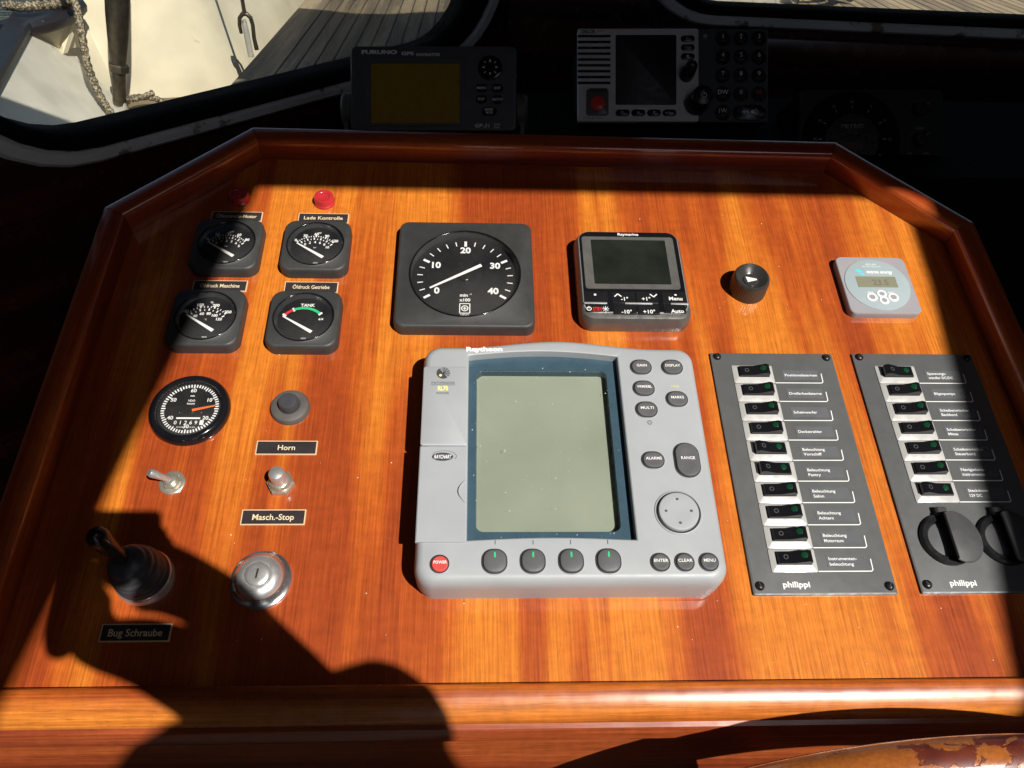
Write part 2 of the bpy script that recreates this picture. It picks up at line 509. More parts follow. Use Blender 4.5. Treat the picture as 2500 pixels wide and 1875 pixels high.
ZD, ZS = -0.35, -0.50
FACET_A = Vector((-0.9, -0.206))                  # plan of the wheelhouse front: left facet, apex, right facet
APEX = Vector((0.053, 0.932))
FACET_B = Vector((1.6, 0.792))
def front_y(x):
    if x <= APEX.x:
        return FACET_A.y + (x - FACET_A.x) * (APEX.y - FACET_A.y) / (APEX.x - FACET_A.x)
    return APEX.y + (x - APEX.x) * (FACET_B.y - APEX.y) / (FACET_B.x - APEX.x)

deck_edge = MB()
outline = [(-0.8, front_y(-0.8) + 0.08), (-0.4, front_y(-0.4) + 0.08), (APEX.x, APEX.y + 0.08), (1.62, 0.87), (3.2, 0.87), (3.2, 7.5), (-0.8, 7.5)]
deck_edge.loft([[(x, y, ZD - 0.15) for x, y in outline], [(x, y, ZD - 0.006) for x, y in outline]])
deck = structure(build("deck", deck_edge, CAULK, None, scale=1))
PITCH = 0.0555
x = -0.797
k = 0
while x < 3.1:
    w = 0.115 if k == 0 else PITCH
    y0 = max(front_y(x) if x < 1.6 else 0.8, front_y(min(x + w, 1.6))) + 0.09
    m = MB()
    cx, cy = x + w / 2, (y0 + 7.4) / 2
    ww, hh = w - 0.0065, 7.4 - y0
    m.loft([[(cx + sx * (ww / 2 - i), cy + sy * (hh / 2 - i), z) for sx, sy in ((-1, -1), (1, -1), (1, 1), (-1, 1))] for i, z in ((0, ZD - 0.006), (0, ZD - 0.0012), (0.0012, ZD))])
    build("margin_plank" if k == 0 else "plank", m, DECK_TEAK, deck, scale=1)
    x += w
    k += 1
side = MB().loft([[(-1.7, -3, ZS - .1), (-0.802, -3, ZS - .1), (-0.802, 6.5, ZS - .1), (-1.7, 6.5, ZS - .1)], [(-1.7, -3, ZS), (-0.802, -3, ZS), (-0.802, 6.5, ZS), (-1.7, 6.5, ZS)]])
structure(build("side_deck", side, SIDE_DECK, None, scale=1))

# ------------------------------------------------------------------ wheelhouse: faceted front with two windows, walls, roof with an open hatch
wh = thing("wheelhouse", "dark wooden wheelhouse around the console with rounded white framed windows", "wheelhouse", Matrix.Translation((0, 0, -1)))
WHI = wh.matrix_world.inverted()
def facet(p, q, z0):
    e = (q - p).normalized()
    m = Matrix(((e.x, 0, e.y, p.x), (e.y, 0, -e.x, p.y), (0, 1, 0, z0), (0, 0, 0, 1)))
    return m                                       # x along the wall, y up, z towards the cabin
def rect(x0, x1, y0, y1):
    return [(x0, y0), (x1, y0), (x1, y1), (x0, y1)]
def rrect(x0, x1, y0, y1, r, n=8):
    return [(p[0], p[1]) for p in rr(x1 - x0, y1 - y0, r, 0, (x0 + x1) / 2, (y0 + y1) / 2, n)]

def window_wall(frame4, wall_rect, win, frame_out, frame_in):
    """One facet of the front: wall with an opening, painted frame, rubber gasket and pane."""
    c = ((win[0] + win[1]) / 2, (win[2] + win[3]) / 2)
    loc = WHI @ frame4
    hole = rrect(*frame_in)
    wr = rect(*wall_rect)
    a = angles_of(c, wr, hole)
    m = MB().loft([polar(hole, a, c, 0), polar(wr, a, c, 0), polar(wr, a, c, -0.045), polar(hole, a, c, -0.045), polar(hole, a, c, 0)], False, False)
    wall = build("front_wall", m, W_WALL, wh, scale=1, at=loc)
    fo, fi, gl = rrect(*frame_out), rrect(*frame_in), rrect(*win)
    shrink = lambda t, d: rrect(t[0] + d, t[1] - d, t[2] + d, t[3] - d, t[4] - d)
    a = angles_of(c, fo, fi)
    fr = MB().loft([polar(fo, a, c, 0.0005), polar(shrink(frame_out, .001), a, c, 0.008), polar(shrink(frame_out, .005), a, c, 0.013), polar(shrink(frame_in, -.004), a, c, 0.013), polar(fi, a, c, 0.009), polar(fi, a, c, -0.02)], False, False)
    win_o = build("window", fr, WHITE_FRAME, wh, scale=1, at=loc)
    a = angles_of(c, fi, gl)
    g = MB().loft([polar(shrink(frame_in, .0005), a, c, 0.007), polar(shrink(frame_in, .004), a, c, 0.010), polar(shrink(win, -.004), a, c, 0.002), polar(gl, a, c, -0.006), polar(gl, a, c, -0.05), polar(shrink(frame_in, .0005), a, c, -0.05), polar(shrink(frame_in, .0005), a, c, 0.007)], False, False)
    build("gasket", g, GASKET, win_o, scale=1)
    pn = MB().loft([polar(shrink(win, -.004), a, c, -0.022), polar(shrink(win, -.004), a, c, -0.018)])
    build("pane", pn, PANE, win_o, scale=1)
    return wall

# left facet: its own origin lies 0.744 m along the wall, 0.07 above the datum
la = facet(FACET_A, APEX, 0.07)
L = (APEX - FACET_A).length
window_wall(la, (0, L, -1.17, 0.93), (0.604, 1.424, 0.031, 0.50, 0.135), (0.560, 1.470, 0.0, 0.53, 0.165), (0.583, 1.447, 0.0165, 0.515, 0.15))
lb = facet(APEX, FACET_B, 0.12)
LB = (FACET_B - APEX).length
window_wall(lb, (0, LB, -1.22, 0.88), (0.252, 1.25, 0.0305, 0.55, 0.105), (0.205, 1.30, 0.0, 0.58, 0.135), (0.225, 1.28, 0.0175, 0.563, 0.12))
m = MB()
band = [(0, -0.012), (0.008, -0.014), (0.010, -0.018), (0.010, -0.052), (0.008, -0.056), (0, -0.058)]
m.loft([[(s, y, z) for z, y in band] for s in (0.19, LB - 0.02)])
build("trim_band", m, W_WALL, wh, scale=1, at=WHI @ lb)
def wall_slab(x0, x1, y0, y1, z0=-1.1, z1=1.0):
    return MB().box(x0, x1, y0, y1, z0, z1)
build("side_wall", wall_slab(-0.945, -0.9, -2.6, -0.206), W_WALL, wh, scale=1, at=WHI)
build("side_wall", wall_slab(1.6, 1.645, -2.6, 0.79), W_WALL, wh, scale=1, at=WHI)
for x0, x1 in ((-0.899, -0.10), (0.85, 1.599)):
    build("back_wall", wall_slab(x0, x1, -2.645, -2.6), W_WALL, wh, scale=1, at=WHI)
hatch = [(0.266, -0.614), (0.266, -2.3), (1.015, -2.3), (0.994, -1.12), (0.973, -0.80)] + [(0.878 + 0.083 * math.cos(t), -0.70 + 0.085 * math.sin(t)) for t in (0, 0.4, 0.8, 1.2, 1.57)]
hatch = [(h[0], h[1]) for h in hatch]
roof_out = [(-1.0, -2.7), (1.7, -2.7), (1.7, 0.86), (APEX.x, 1.02), (-1.0, -0.22)]
hc = (0.62, -1.45)
a = angles_of(hc, hatch, roof_out)
m = MB().loft([polar(hatch, a, hc, 1.0), polar(roof_out, a, hc, 1.0), polar(roof_out, a, hc, 1.045), polar(hatch, a, hc, 1.045), polar(hatch, a, hc, 1.0)], False, False)
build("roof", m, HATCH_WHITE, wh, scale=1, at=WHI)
build("floor", MB().box(-0.9, 1.6, -2.6, 0.9, -1.06, -1.0), FLOOR, wh, scale=1, at=WHI)
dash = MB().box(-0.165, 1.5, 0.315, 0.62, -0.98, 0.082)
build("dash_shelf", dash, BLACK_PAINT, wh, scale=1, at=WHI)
# canvas awning added out of view to cast the shade on the foredeck
aw = MB()
nx, ny = 10, 8
def sag(i, j):
    return 0.95 - 0.04 * math.sin(math.pi * j / ny)
verts = [(-0.13 + 1.46 * i / nx, 1.03 + (1.06 + 0.10 * math.cos(i * 1.1)) * j / ny if j < ny else 1.03 + 1.10 + 0.05 * math.cos(i * 1.3), sag(i, j)) for j in range(ny + 1) for i in range(nx + 1)]
aw.add(verts, [(j * (nx + 1) + i, j * (nx + 1) + i + 1, (j + 1) * (nx + 1) + i + 1, (j + 1) * (nx + 1) + i) for j in range(ny) for i in range(nx)])
aw.add([(x_, y_, z_ + 0.006) for x_, y_, z_ in verts], [(j * (nx + 1) + i, (j + 1) * (nx + 1) + i, (j + 1) * (nx + 1) + i + 1, j * (nx + 1) + i + 1) for j in range(ny) for i in range(nx)])
tag(build("shade_awning", aw, CANVAS, None, scale=1), "grey canvas awning added out of view to shade the foredeck", "shade_awning")

# ------------------------------------------------------------------ outside the left window: bulwark, rigging, mooring gear
bw = thing("bulwark", "cream painted bulwark with dark blue cap rail beyond the left window", "bulwark", Matrix.Translation((-1.2, 2, ZS)))
BWI = bw.matrix_world.inverted()
base = [(-0.80, 0.4), (-0.86, 1.2), (-1.245, 2.40), (-1.285, 2.475), (-0.985, 2.565), (-0.92, 2.72), (-0.885, 3.2), (-0.865, 4.2), (-0.85, 6.4)]
top = [(-1.02, 0.4), (-1.12, 1.3), (-1.44, 2.34), (-1.36, 2.48), (-1.12, 2.72), (-1.08, 2.95), (-1.10, 3.4), (-1.16, 4.4), (-1.2, 6.6)]
tz = [-0.19, -0.19, -0.19, -0.175, -0.12, -0.08, -0.02, 0.12, 0.3]
m = MB()
inner = [(x, y, ZS) for x, y in base] + [(x, y, z) for (x, y), z in zip(reversed(top), reversed(tz))]
n = len(base)
V = [(x, y, ZS) for x, y in base] + [(x, y, z) for (x, y), z in zip(top, tz)]
V += [(x - 0.03, y + 0.01, z) for x, y, z in V]
F = []
for i in range(n - 1):
    F += [(i, i + 1, n + i + 1, n + i), (2 * n + i, 3 * n + i, 3 * n + i + 1, 2 * n + i + 1), (n + i, n + i + 1, 3 * n + i + 1, 3 * n + i)]
m.add(V, F)
P1_ = [q for q in F if max(i % n for i in q) <= 2]
build("side_plating", MB().add(V, P1_), BULWARK_WHITE, bw, sharp=20, scale=1, at=BWI)
build("bow_plating", MB().add(V, [q for q in F if q not in P1_]), BULWARK, bw, sharp=60, scale=1, at=BWI)
m = MB()
path = [(x - 0.012, y, z + 0.012) for (x, y), z in zip(top, tz)][:4]
rings = []
for (px, py, pz), ang in zip(path, (rad(100), rad(100), rad(88), rad(50))):
    nx_, ny_ = math.sin(ang), -math.cos(ang)
    rings.append([(px + nx_ * d, py + ny_ * d, pz + h) for d, h in ((0.030, -0.014), (0.033, 0.0), (0.028, 0.012), (-0.034, 0.016), (-0.04, 0.0), (-0.035, -0.014))])
m.loft(rings)
build("cap_rail", m, RAIL_BLUE, bw, sharp=30, scale=1, at=BWI)
# fairlead: dark rounded lip on a cream gusset
m = MB()
lip = []
for k in range(9):
    t = k / 8
    c_ = Vector((-1.43, 2.10, -0.185)).lerp(Vector((-1.335, 2.42, -0.17)), t)
    out = 0.075 * math.sin(math.pi * (0.12 + 0.76 * t))
    cx_, cy_ = c_.x + out * 0.9, c_.y - out * 0.25
    lip.append([(cx_ + d * 0.95, cy_ - d * 0.3, c_.z + h) for d, h in ((0.0, -0.03), (0.014, -0.018), (0.018, 0.0), (0.008, 0.016), (-0.07, 0.018), (-0.075, -0.02))])
m.loft(lip)
build("fairlead_lip", m, RAIL_BLUE, bw, sharp=40, scale=1, at=BWI)
m = MB()
G = [(-1.42, 2.12, -0.205), (-1.325, 2.27, -0.19), (-1.30, 2.38, -0.185), (-1.325, 2.36, -0.29), (-1.385, 2.22, -0.275)]
m.add(G + [(x - 0.05, y + 0.07, z) for x, y, z in G], [(0, 1, 4), (1, 3, 4), (1, 2, 3), (5, 9, 6), (6, 9, 8), (6, 8, 7), (0, 4, 9, 5), (4, 3, 8, 9), (3, 2, 7, 8), (2, 1, 6, 7), (1, 0, 5, 6)])
build("gusset", m, BULWARK, bw, sharp=20, scale=1, at=BWI)
m = MB().add([(-1.345, 2.31, -0.185), (-1.335, 2.33, -0.185), (-1.355, 2.30, -0.285), (-1.365, 2.28, -0.285), (-1.30, 2.31, -0.19), (-1.29, 2.33, -0.19), (-1.338, 2.28, -0.29), (-1.345, 2.26, -0.29)],
             [(0, 3, 7, 4), (1, 5, 6, 2), (4, 7, 6, 5), (0, 4, 5, 1), (3, 2, 6, 7), (0, 1, 2, 3)])
build("flange", m, BULWARK, bw, sharp=20, scale=1, at=BWI)

def rope(path, r, name, label, group=None):
    """Braided rope: a tube whose surface carries crossing strands."""
    pts = [Vector(p) for p in path]
    # smooth the path
    fine = []
    for i in range(len(pts) - 1):
        p0, p1, p2, p3 = pts[max(i - 1, 0)], pts[i], pts[i + 1], pts[min(i + 2, len(pts) - 1)]
        steps = max(3, int((p2 - p1).length / (r * 0.45)))
        for k in range(steps):
            t = k / steps
            fine.append(0.5 * ((2 * p1) + (p2 - p0) * t + (2 * p0 - 5 * p1 + 4 * p2 - p3) * t * t + (3 * p1 - p0 - 3 * p2 + p3) * t ** 3))
    fine.append(pts[-1])
    seg = 16
    mb = MB()
    rings, up, s = [], None, 0.0
    for i, p in enumerate(fine):
        t = (fine[min(i + 1, len(fine) - 1)] - fine[max(i - 1, 0)]).normalized()
        if up is None:
            up = t.orthogonal().normalized()
        up = (up - t * up.dot(t)).normalized()
        sd = t.cross(up)
        if i:
            s += (p - fine[i - 1]).length
        ring = []
        for k in range(seg):
            a_ = 2 * math.pi * k / seg
            ph = s / r * 1.5
            rr_ = r * (0.88 + 0.26 * math.cos(4 * a_ + ph) * math.cos(4 * a_ - ph))
            ring.append(tuple(p + (up * math.cos(a_) + sd * math.sin(a_)) * rr_))
        rings.append(ring)
    mb.loft(rings)
    return tag(build(name, mb, ROPE, None, scale=1, sharp=180), label, "rope", group)

rope([(-1.50, 2.28, -0.10), (-1.40, 2.28, -0.09), (-1.32, 2.27, -0.085), (-1.235, 2.19, -0.112), (-1.212, 2.14, -0.172), (-1.212, 2.12, -0.275), (-1.204, 2.12, -0.348), (-1.190, 2.12, -0.405), (-1.165, 2.12, -0.455), (-1.13, 2.14, -0.488)], 0.0115,
     "mooring_rope", "braided tan rope hanging over the dark fairlead to the side deck")
rope([(-1.135 + 0.055 * math.cos(t), 2.33 + 0.07 * math.sin(t), -0.486 + 0.006 * k) for k, t in enumerate([0.2 + 0.45 * i for i in range(13)])], 0.0095,
     "rope_coil", "small loop of thin tan rope lying at the foot of the rigging screw")
# the rolled rope across the fairlead top
rope([(-1.45, 2.20, -0.135), (-1.39, 2.17, -0.132), (-1.345, 2.19, -0.132), (-1.325, 2.27, -0.142), (-1.325, 2.36, -0.145), (-1.38, 2.44, -0.14)], 0.014,
     "belayed_rope", "thick tan rope turned round the top of the fairlead")

rs = thing("rigging_screw", "thick tarnished rigging screw standing before the cream bulwark", "rigging screw", Matrix.Translation((-1.226, 2.3, ZS + 0.012)) @ Matrix.Rotation(rad(12.5), 4, 'Y'))
m = MB().lathe([(24, 164), (28, 200), (33, 250), (37, 320), (38, 380), (38, 620), (34, 680)], 0, 0, 24)
build("screw_body", m, GALV, rs)
m = MB().loft([circ(r_, z_, 0, 0, 6) for r_, z_ in ((30, 140), (33, 143), (33, 162), (30, 166))])
build("lock_nut", m, GALV, rs, sharp=25)
m = MB().lathe([(22, 30), (22, 142)], 0, 0, 20)
build("threaded_rod", m, GALV, rs)
m = MB().loft([rr(66, 40, 10, -12), rr(58, 36, 10, 10), rr(46, 30, 8, 34), rr(30, 26, 8, 52)])
build("deck_fitting", m, GALV_PALE, rs)

cp = thing("chain_plate", "pale chain plate with a dark shackle at the planked deck's edge", "chain plate", Matrix.Translation((-0.835, 2.62, ZD - 0.02)) @ Matrix.Rotation(rad(14), 4, 'Z'))
m = MB().loft([rr(20, 50, 8, 0, 0, 0), rr(20, 46, 8, 75, -4, 0), rr(18, 40, 8, 112, -6, 0), rr(14, 30, 6, 122, -6, 0)])
build("plate_bar", m, GALV_PALE, cp)
m = MB().tube([(-22, 0, 78), (-24, 0, 105), (-20, 0, 130), (-8, 0, 143), (6, 0, 143), (18, 0, 130), (22, 0, 105), (20, 0, 60), (24, 0, 20)], [6, 7, 7.5, 8, 8, 7.5, 7, 7, 8], 10)
build("shackle", m, GALV, cp)
m = MB().tube([(0, 0, 140), (-1, 0, 160), (-3, 0, 260), (-8, 0, 600)], [9, 7, 7, 7], 10)
build("stay_wire", m, GALV, cp)

hs = MB().tube([(1.70 + 0.16 * math.cos(t), 3.80 + 0.12 * math.sin(t), ZD + 0.03 + 0.012 * t) for t in [0.3 * i for i in range(46)]], 0.02, 10)
tag(build("hose_coil", hs, HOSE, None, scale=1), "dark coiled hose on the planked deck beyond the right window", "hose")
m = MB().loft([rr(1.0, 0.5, 0.06, z, 1.12, 4.05) for z in (ZD, ZD + 0.16)] + [rr(0.96, 0.46, 0.05, ZD + 0.19, 1.12, 4.05)])
tag(build("deck_locker", m, GALV_PALE, None, scale=1), "low pale grey deck locker beyond the right window", "locker")

# ------------------------------------------------------------------ console: fascia board, mitred frame, front rail, apron
co = thing("helm_console", "varnished mahogany helm console with raised mitred frame and rounded front rail", "console", PANEL.copy())
inner = [(-334.5, -268), (-331.5, 182.4), (-222.3, 287), (371, 281.6), (471.8, 180.3), (475.5, -268)]
board = MB()
bo = [(-345, -262), (-345, 190), (-228, 300), (376, 295), (485, 188), (487, -262)]
board.loft([[(x, y, -18) for x, y in bo], [(x, y, 0) for x, y in bo]])
build("fascia_board", board, W_BOARD, co)
prof = [(0, -6), (0, 4), (0.25, 19), (0.9, 21.6), (2.2, 23.4), (4.2, 24.6), (12, 25.4), (17.5, 25.0), (20.2, 23.6), (21.8, 21.0), (22.2, 17), (22.2, -90)]
def mitre(i):
    p = Vector(inner[i])
    n1 = n2 = None
    if i > 0:
        d = (p - Vector(inner[i - 1])).normalized()
        n1 = Vector((-d.y, d.x))
    if i < len(inner) - 1:
        d = (Vector(inner[i + 1]) - p).normalized()
        n2 = Vector((-d.y, d.x))
    n1, n2 = n1 or n2, n2 or n1
    return (n1 + n2) / (1 + n1.dot(n2))
for i in range(len(inner) - 1):
    p, q = Vector(inner[i]), Vector(inner[i + 1])
    d = (q - p).normalized()
    ang = math.atan2(d.y, d.x)
    at = Matrix.Translation((p.x / 1000, p.y / 1000, 0)) @ Matrix.Rotation(ang, 4, 'Z')
    inv = Matrix.Rotation(-ang, 2)
    m = MB()
    ra, rb = [], []
    for c, z in prof:
        for ring, j in ((ra, i), (rb, i + 1)):
            w_ = inv @ (Vector(inner[j]) + mitre(j) * c - p)
            off = 0.18 if j == i else -0.18
            ring.append((w_.x + (off if 0 < j < len(inner) - 1 else 0), w_.y, z))
    m.loft([ra, rb])
    build("frame_rail", m, W_RAIL, co, at=at, sharp=30)
# front rail: rounded nosing across the bottom of the fascia
fp = [(-240.6, -3), (-240.7, 3.0), (-241.4, 5.4), (-242.6, 6.9), (-244.4, 7.6)] + [(-245.5 - 26 * math.sin(rad(q)), 7.7 - 26 * (1 - math.cos(rad(q)))) for q in range(4, 49, 4)] + [(-266, -3.2), (-266.2, -8), (-263, -11), (-250, -12)]
m = MB().loft([[(x, y, z) for y, z in fp] for x in (-380, 520)])
build("front_rail", m, W_FRONT, co, sharp=30)
PI = PANEL.inverted()
tp = [(-0.2445, -0.1045), (-0.2475, -0.1065), (-0.2485, -0.110), (-0.2485, -0.1185), (-0.2465, -0.1225), (-0.239, -0.1245), (-0.225, -0.1245), (-0.225, -0.1045)]
m = MB().loft([[(x, y, z) for y, z in tp] for x in (-0.385, 0.525)])
build("trim_strip", m, W_APRON, co, scale=1, at=PI, sharp=25)
m = MB().box(-0.385, 0.525, -0.262, -0.240, -0.56, -0.1246)
m = MB().box(-0.385, 0.525, -0.2395, -0.215, -1.0, -0.1248)
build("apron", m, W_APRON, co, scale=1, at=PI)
m = MB().box(-0.375, -0.355, -0.2148, 0.16, -1.0, -0.10)
build("side_panel", m, W_WALL, co, scale=1, at=PI)
m = MB().box(0.495, 0.515, -0.2148, 0.16, -1.0, -0.10)
build("side_panel", m, W_WALL, co, scale=1, at=PI)
# ------------------------------------------------------------------ gauges
def ring_face(mb, size, r, top, hole, depth, cx=0, cy=0):
    """Square moulded bezel with a round opening down to the dial."""
    n = 11
    N = 4 * (n + 1)
    hole_ring = lambda q, z: circ(q, z, cx, cy, N, True)
    mb.loft([rr(size, size, r, 0, n=n), rr(size, size, r, top - 3.4, n=n), rr(size - .8, size - .8, r - .3, top - 1.6, n=n), rr(size - 2.8, size - 2.8, r - 1, top - .3, n=n), rr(size - 5, size - 5, r - 2, top, n=n),
             hole_ring(hole + 1.6, top + .1), hole_ring(hole + .8, top + .7), hole_ring(hole, top + .4), hole_ring(hole - .6, top - 1.0), hole_ring(hole - .9, depth - .3)], True, False)

def small_gauge(u, v, label, face, needle):
    t = thing("pressure_gauge" if face != "TANK" else "tank_gauge", label, "gauge", on_panel(u, v), "four small square gauges")
    m = MB()
    ring_face(m, 63.4, 11, 12.2, 26.4, 9, 0, 0.8)
    build("bezel", m, BEZEL, t)
    d = build("dial", MB().lathe([(25.8, 8.4), (25.8, 9.0)], 0, .8, 48), DIAL, t)
    w = MB()
    ax, ay = -1.4, -9.8
    def arc(r, i0, i1, n, big, l0, l1, wd0=.9, wd1=.6):
        for k in range(n + 1):
            a_ = rad(i0 + (i1 - i0) * k / n)
            l = l1 if k % big == 0 else l0
            w.bar(ax + r * math.cos(a_), ay + r * math.sin(a_), ax + (r + l) * math.cos(a_), ay + (r + l) * math.sin(a_), wd1 if k % big else wd0, wd1 if k % big else wd0, 9.15)
    def nums(r, i0, i1, items, h):
        for k, s in enumerate(items):
            a_ = rad(i0 + (i1 - i0) * k / (len(items) - 1))
            if s:
                w.text(s, ax + r * math.cos(a_), ay + r * math.sin(a_), 9.15, h, bold=.035)
    if face == "TANK":
        w.text("TANK", 1.6, 16.4, 9.15, 3.2, bold=.03)
        w.text("4/4", 14.4, .8, 9.15, 2.4, bold=.02, slant=.2)
        for a0, a1, mat_, nm in ((140, 117, RED_INK, "red_arc"), (114, 46, GREEN_INK, "green_arc")):
            q = MB()
            k_ = 12
            q.loft([[(ax + r * math.cos(rad(a0 + (a1 - a0) * i / k_)), ay + 2 + r * math.sin(rad(a0 + (a1 - a0) * i / k_)), 9.15) for r in (19.6, 22.2)] for i in range(k_ + 1)], False, False, close=False)
            build(nm, q, mat_, d)
        for a_ in (142, 115.5, 44):
            a_ = rad(a_)
            w.bar(ax + 19 * math.cos(a_), ay + 2 + 19 * math.sin(a_), ax + 23 * math.cos(a_), ay + 2 + 23 * math.sin(a_), 2.0, 2.0, 9.15)
    else:
        unit, upper, lower, big = face
        w.text(unit, 1.6, 17.6, 9.15, 2.2, bold=.02)
        arc(21.8, 136, 42, 4 * (len(upper) - 1), 4, 1.7, 2.8, 1.3, .8)
        nums(25.6, 136, 42, upper, 2.9)
        arc(18.4, 130, 38, 2 * (len(lower) - 1), 2, 1.5, 2.6, 1.2, .8)
        nums(15.4, 126, 36, lower, 2.7)
        w.text("bar" if unit == "psi" else "°C", -.6, -1.2, 9.15, 1.6)
    w.text("VDO", 1.5, -20.4, 9.15, 1.5)
    build("dial_print", w, WHITE_INK, d)
    (px, py), (qx, qy) = (8.2, -14.2), (needle[0] + .9, needle[1] - 4.0)
    nd = MB().bar(px, py, qx, qy, 3.2, 1.3, 10.2)
    build("needle", nd, WHITE_INK, t)
    build("dial_cone", MB().lathe([(26.1, 12.3), (25.2, 11.0), (23.6, 9.08)], 0, .8, 48, False, False), CONE, t, sharp=180)
    rim = MB().loft([circ(26.5 + 0.7 * math.cos(q), 12.9 + 0.6 * math.sin(q), 0, .8, 48) for q in (k * math.pi / 4 for k in range(9))], False, False)
    build("glass_rim", rim, BLACK_GLOSS, t, sharp=180)
    gl = MB().lathe([(25.8, 11.4), (25.6, 11.8), (17, 13.2), (8, 14.0), (2, 14.2)], 0, .8, 48, False, True)
    build("glass_cover", gl, COVER, t)
    return t

PSI1 = ("psi", ["0", "20", "40", "60", "80"], ["0", "1", "2", "3", "4", "5"], 4)
small_gauge(-235.5, 159.2, "half shaded square oil gauge, top left of four, below the dark red lamp", PSI1, (-19.4, 7.4))
small_gauge(-152.3, 159, "square psi gauge with scale to 120 under the Lade Kontrolle plate", ("psi", ["0", "30", "60", "90", "120"], ["0", "2", "4", "6", "8", "10"], 4), (-19.1, 7.5))
small_gauge(-239.2, 72.6, "square temperature gauge in degrees under the Öldruck Maschine plate", ("°F", ["100", "150", "200", "250"], ["40", "60", "80", "100", "120"], 4), (-19.2, 7.6))
small_gauge(-153.3, 72, "square TANK gauge with a red and green arc", "TANK", (-20.0, 7.2))

t = thing("tachometer", "large square black rev counter with white scale from 0 to 40", "tachometer", on_panel(-10.2, 126.5))
m = MB()
ring_face(m, 127.5, 9, 13, 51, 6, 0, -1.0)
build("bezel", m, BEZEL, t)
d = build("dial", MB().lathe([(50.4, 5), (50.4, 5.8)], 0, -1, 64), DIAL, t)
w = MB()
for k in range(21):
    a_ = rad(213 - 246 * k / 20)
    big = k % 5 == 0
    r0, r1 = (38.6, 45.2) if big else (39.8, 45.0)
    w.bar(r0 * math.cos(a_), -1 + r0 * math.sin(a_), r1 * math.cos(a_), -1 + r1 * math.sin(a_), 2.5 if big else 1.0, 2.5 if big else 1.0, 6.0)
for s, a_, r_ in (("0", 211, 30.5), ("10", 151, 31.3), ("20", 90, 34), ("30", 28, 32), ("40", -31, 30.5)):
    w.text(s, r_ * math.cos(rad(a_)), -1 + r_ * math.sin(rad(a_)), 6.0, 7.0, bold=.035)
w.text("min", -1, -22.0, 6.0, 3.6, bold=.025)
w.text("-1", 5, -20.8, 6.0, 2.0, bold=.02)
w.text("x100", 0, -27.6, 6.0, 3.4, bold=.03)
w.bar(-4.6, -32, 4.6, -32, .9, .9, 6.0).bar(-4.6, -43, 4.6, -43, .9, .9, 6.0).bar(-4.6, -32, -4.6, -43, .9, .9, 6.0).bar(4.6, -32, 4.6, -43, .9, .9, 6.0)
w.loft([circ(3.4, 6.0, 0, -37.4, 20), circ(2.4, 6.0, 0, -37.4, 20)], False, False)
w.flat([(-1.6, -37.9), (1.6, -37.9), (1.6, -36.9), (-1.6, -36.9)], 6.0).flat([(-.5, -39), (.5, -39), (.5, -35.8), (-.5, -35.8)], 6.01)
w.text("VDO", 0, -45.6, 6.0, 2.6, bold=.02)
build("dial_print", w, WHITE_INK, d)
build("needle", MB().bar(15.2, 12.0, -32.5, -16.2, 3.6, 1.9, 9.0), WHITE_INK, t)
build("hub", MB().lathe([(5, 5.8), (5, 8.0), (4.2, 8.6)], 0, -1, 24), BLACK, t)
build("glass_rim", MB().loft([circ(51.4 + 0.9 * math.cos(q), 13.6 + 0.7 * math.sin(q), 0, -1, 72) for q in (k * math.pi / 4 for k in range(9))], False, False), BLACK_GLOSS, t, sharp=180)
build("glass_cover", MB().lathe([(50.6, 11.8), (50.2, 12.4), (34, 13.2), (12, 13.8), (3, 13.9)], 0, -1, 64, False, True), COVER, t)

t = thing("hour_meter", "round black engine hour meter with orange pointer reading 01269", "hour meter", on_panel(-238.2, -18.4))
m = MB().lathe([(32.8, 0), (33.2, 2.5), (32.6, 5.5), (30.6, 8.0), (28.6, 8.6), (27.0, 8.0), (26.4, 6.6), (26.2, 3.4)], 0, 0, 64, True, False)
build("bezel", m, BLACK_GLOSS, t)
d = build("dial", MB().lathe([(26.3, 3.0), (26.3, 3.5)], 0, 0, 64), DIAL, t)
w = MB()
for k in range(60):
    a_ = rad(90 - 6 * k)
    r0 = 20.0 if k % 5 == 0 else 20.8
    w.bar(r0 * math.cos(a_), .8 + r0 * math.sin(a_), 23.6 * math.cos(a_), .8 + 23.6 * math.sin(a_), 1.15, 1.15, 3.7)
for s, a_ in (("60", 90), ("10", 28), ("20", -32), ("30", -90), ("40", 212), ("50", 152)):
    w.text(s, 17.0 * math.cos(rad(a_)), 1.2 + 17.4 * math.sin(rad(a_)), 3.7, 3.4, bold=.02)
w.text("min", 0, 13.4, 3.7, 1.8, bold=.02).text("VDO", 0, 8.6, 3.7, 1.9, bold=.02).text("hours", 0, 5.8, 3.7, 1.9, bold=.02)
w.flat(rect(-9.4, 10.2, -9.2, -7.7), 3.7).text("ENGINE HOURS", 0, -17.0, 3.7, 1.2, width=15)
build("dial_print", w, WHITE_INK, d)
q = MB()
for k, s in enumerate("01269"):
    q.text(s, -9.4 + 4.2 * k, -12.6, 3.72, 3.4, bold=.01)
q.flat(rect(10.4, 13.6, -14.8, -10.4), 3.7)
build("counter_digits", q, WHITE_INK, d)
build("needle", MB().bar(2.6, -1.6, 20.8, 3.0, 2.5, 1.3, 5.2), ORANGE_PAINT, t)
sc = MB()
for x_ in (-8.2, 9.6):
    sc.lathe([(1.2, 3.5), (1.2, 4.0), (.6, 4.4)], x_, -2.6, 10)
sc.lathe([(3.2, 3.5), (3.2, 4.6), (2.4, 5.0)], 1.6, -1.6, 16)
build("hub", sc, BLACK, t)
build("glass_cover", MB().lathe([(26.3, 6.6), (25.8, 7.2), (16, 8.0), (4, 8.4)], 0, 0, 48, False, True), COVER, t)

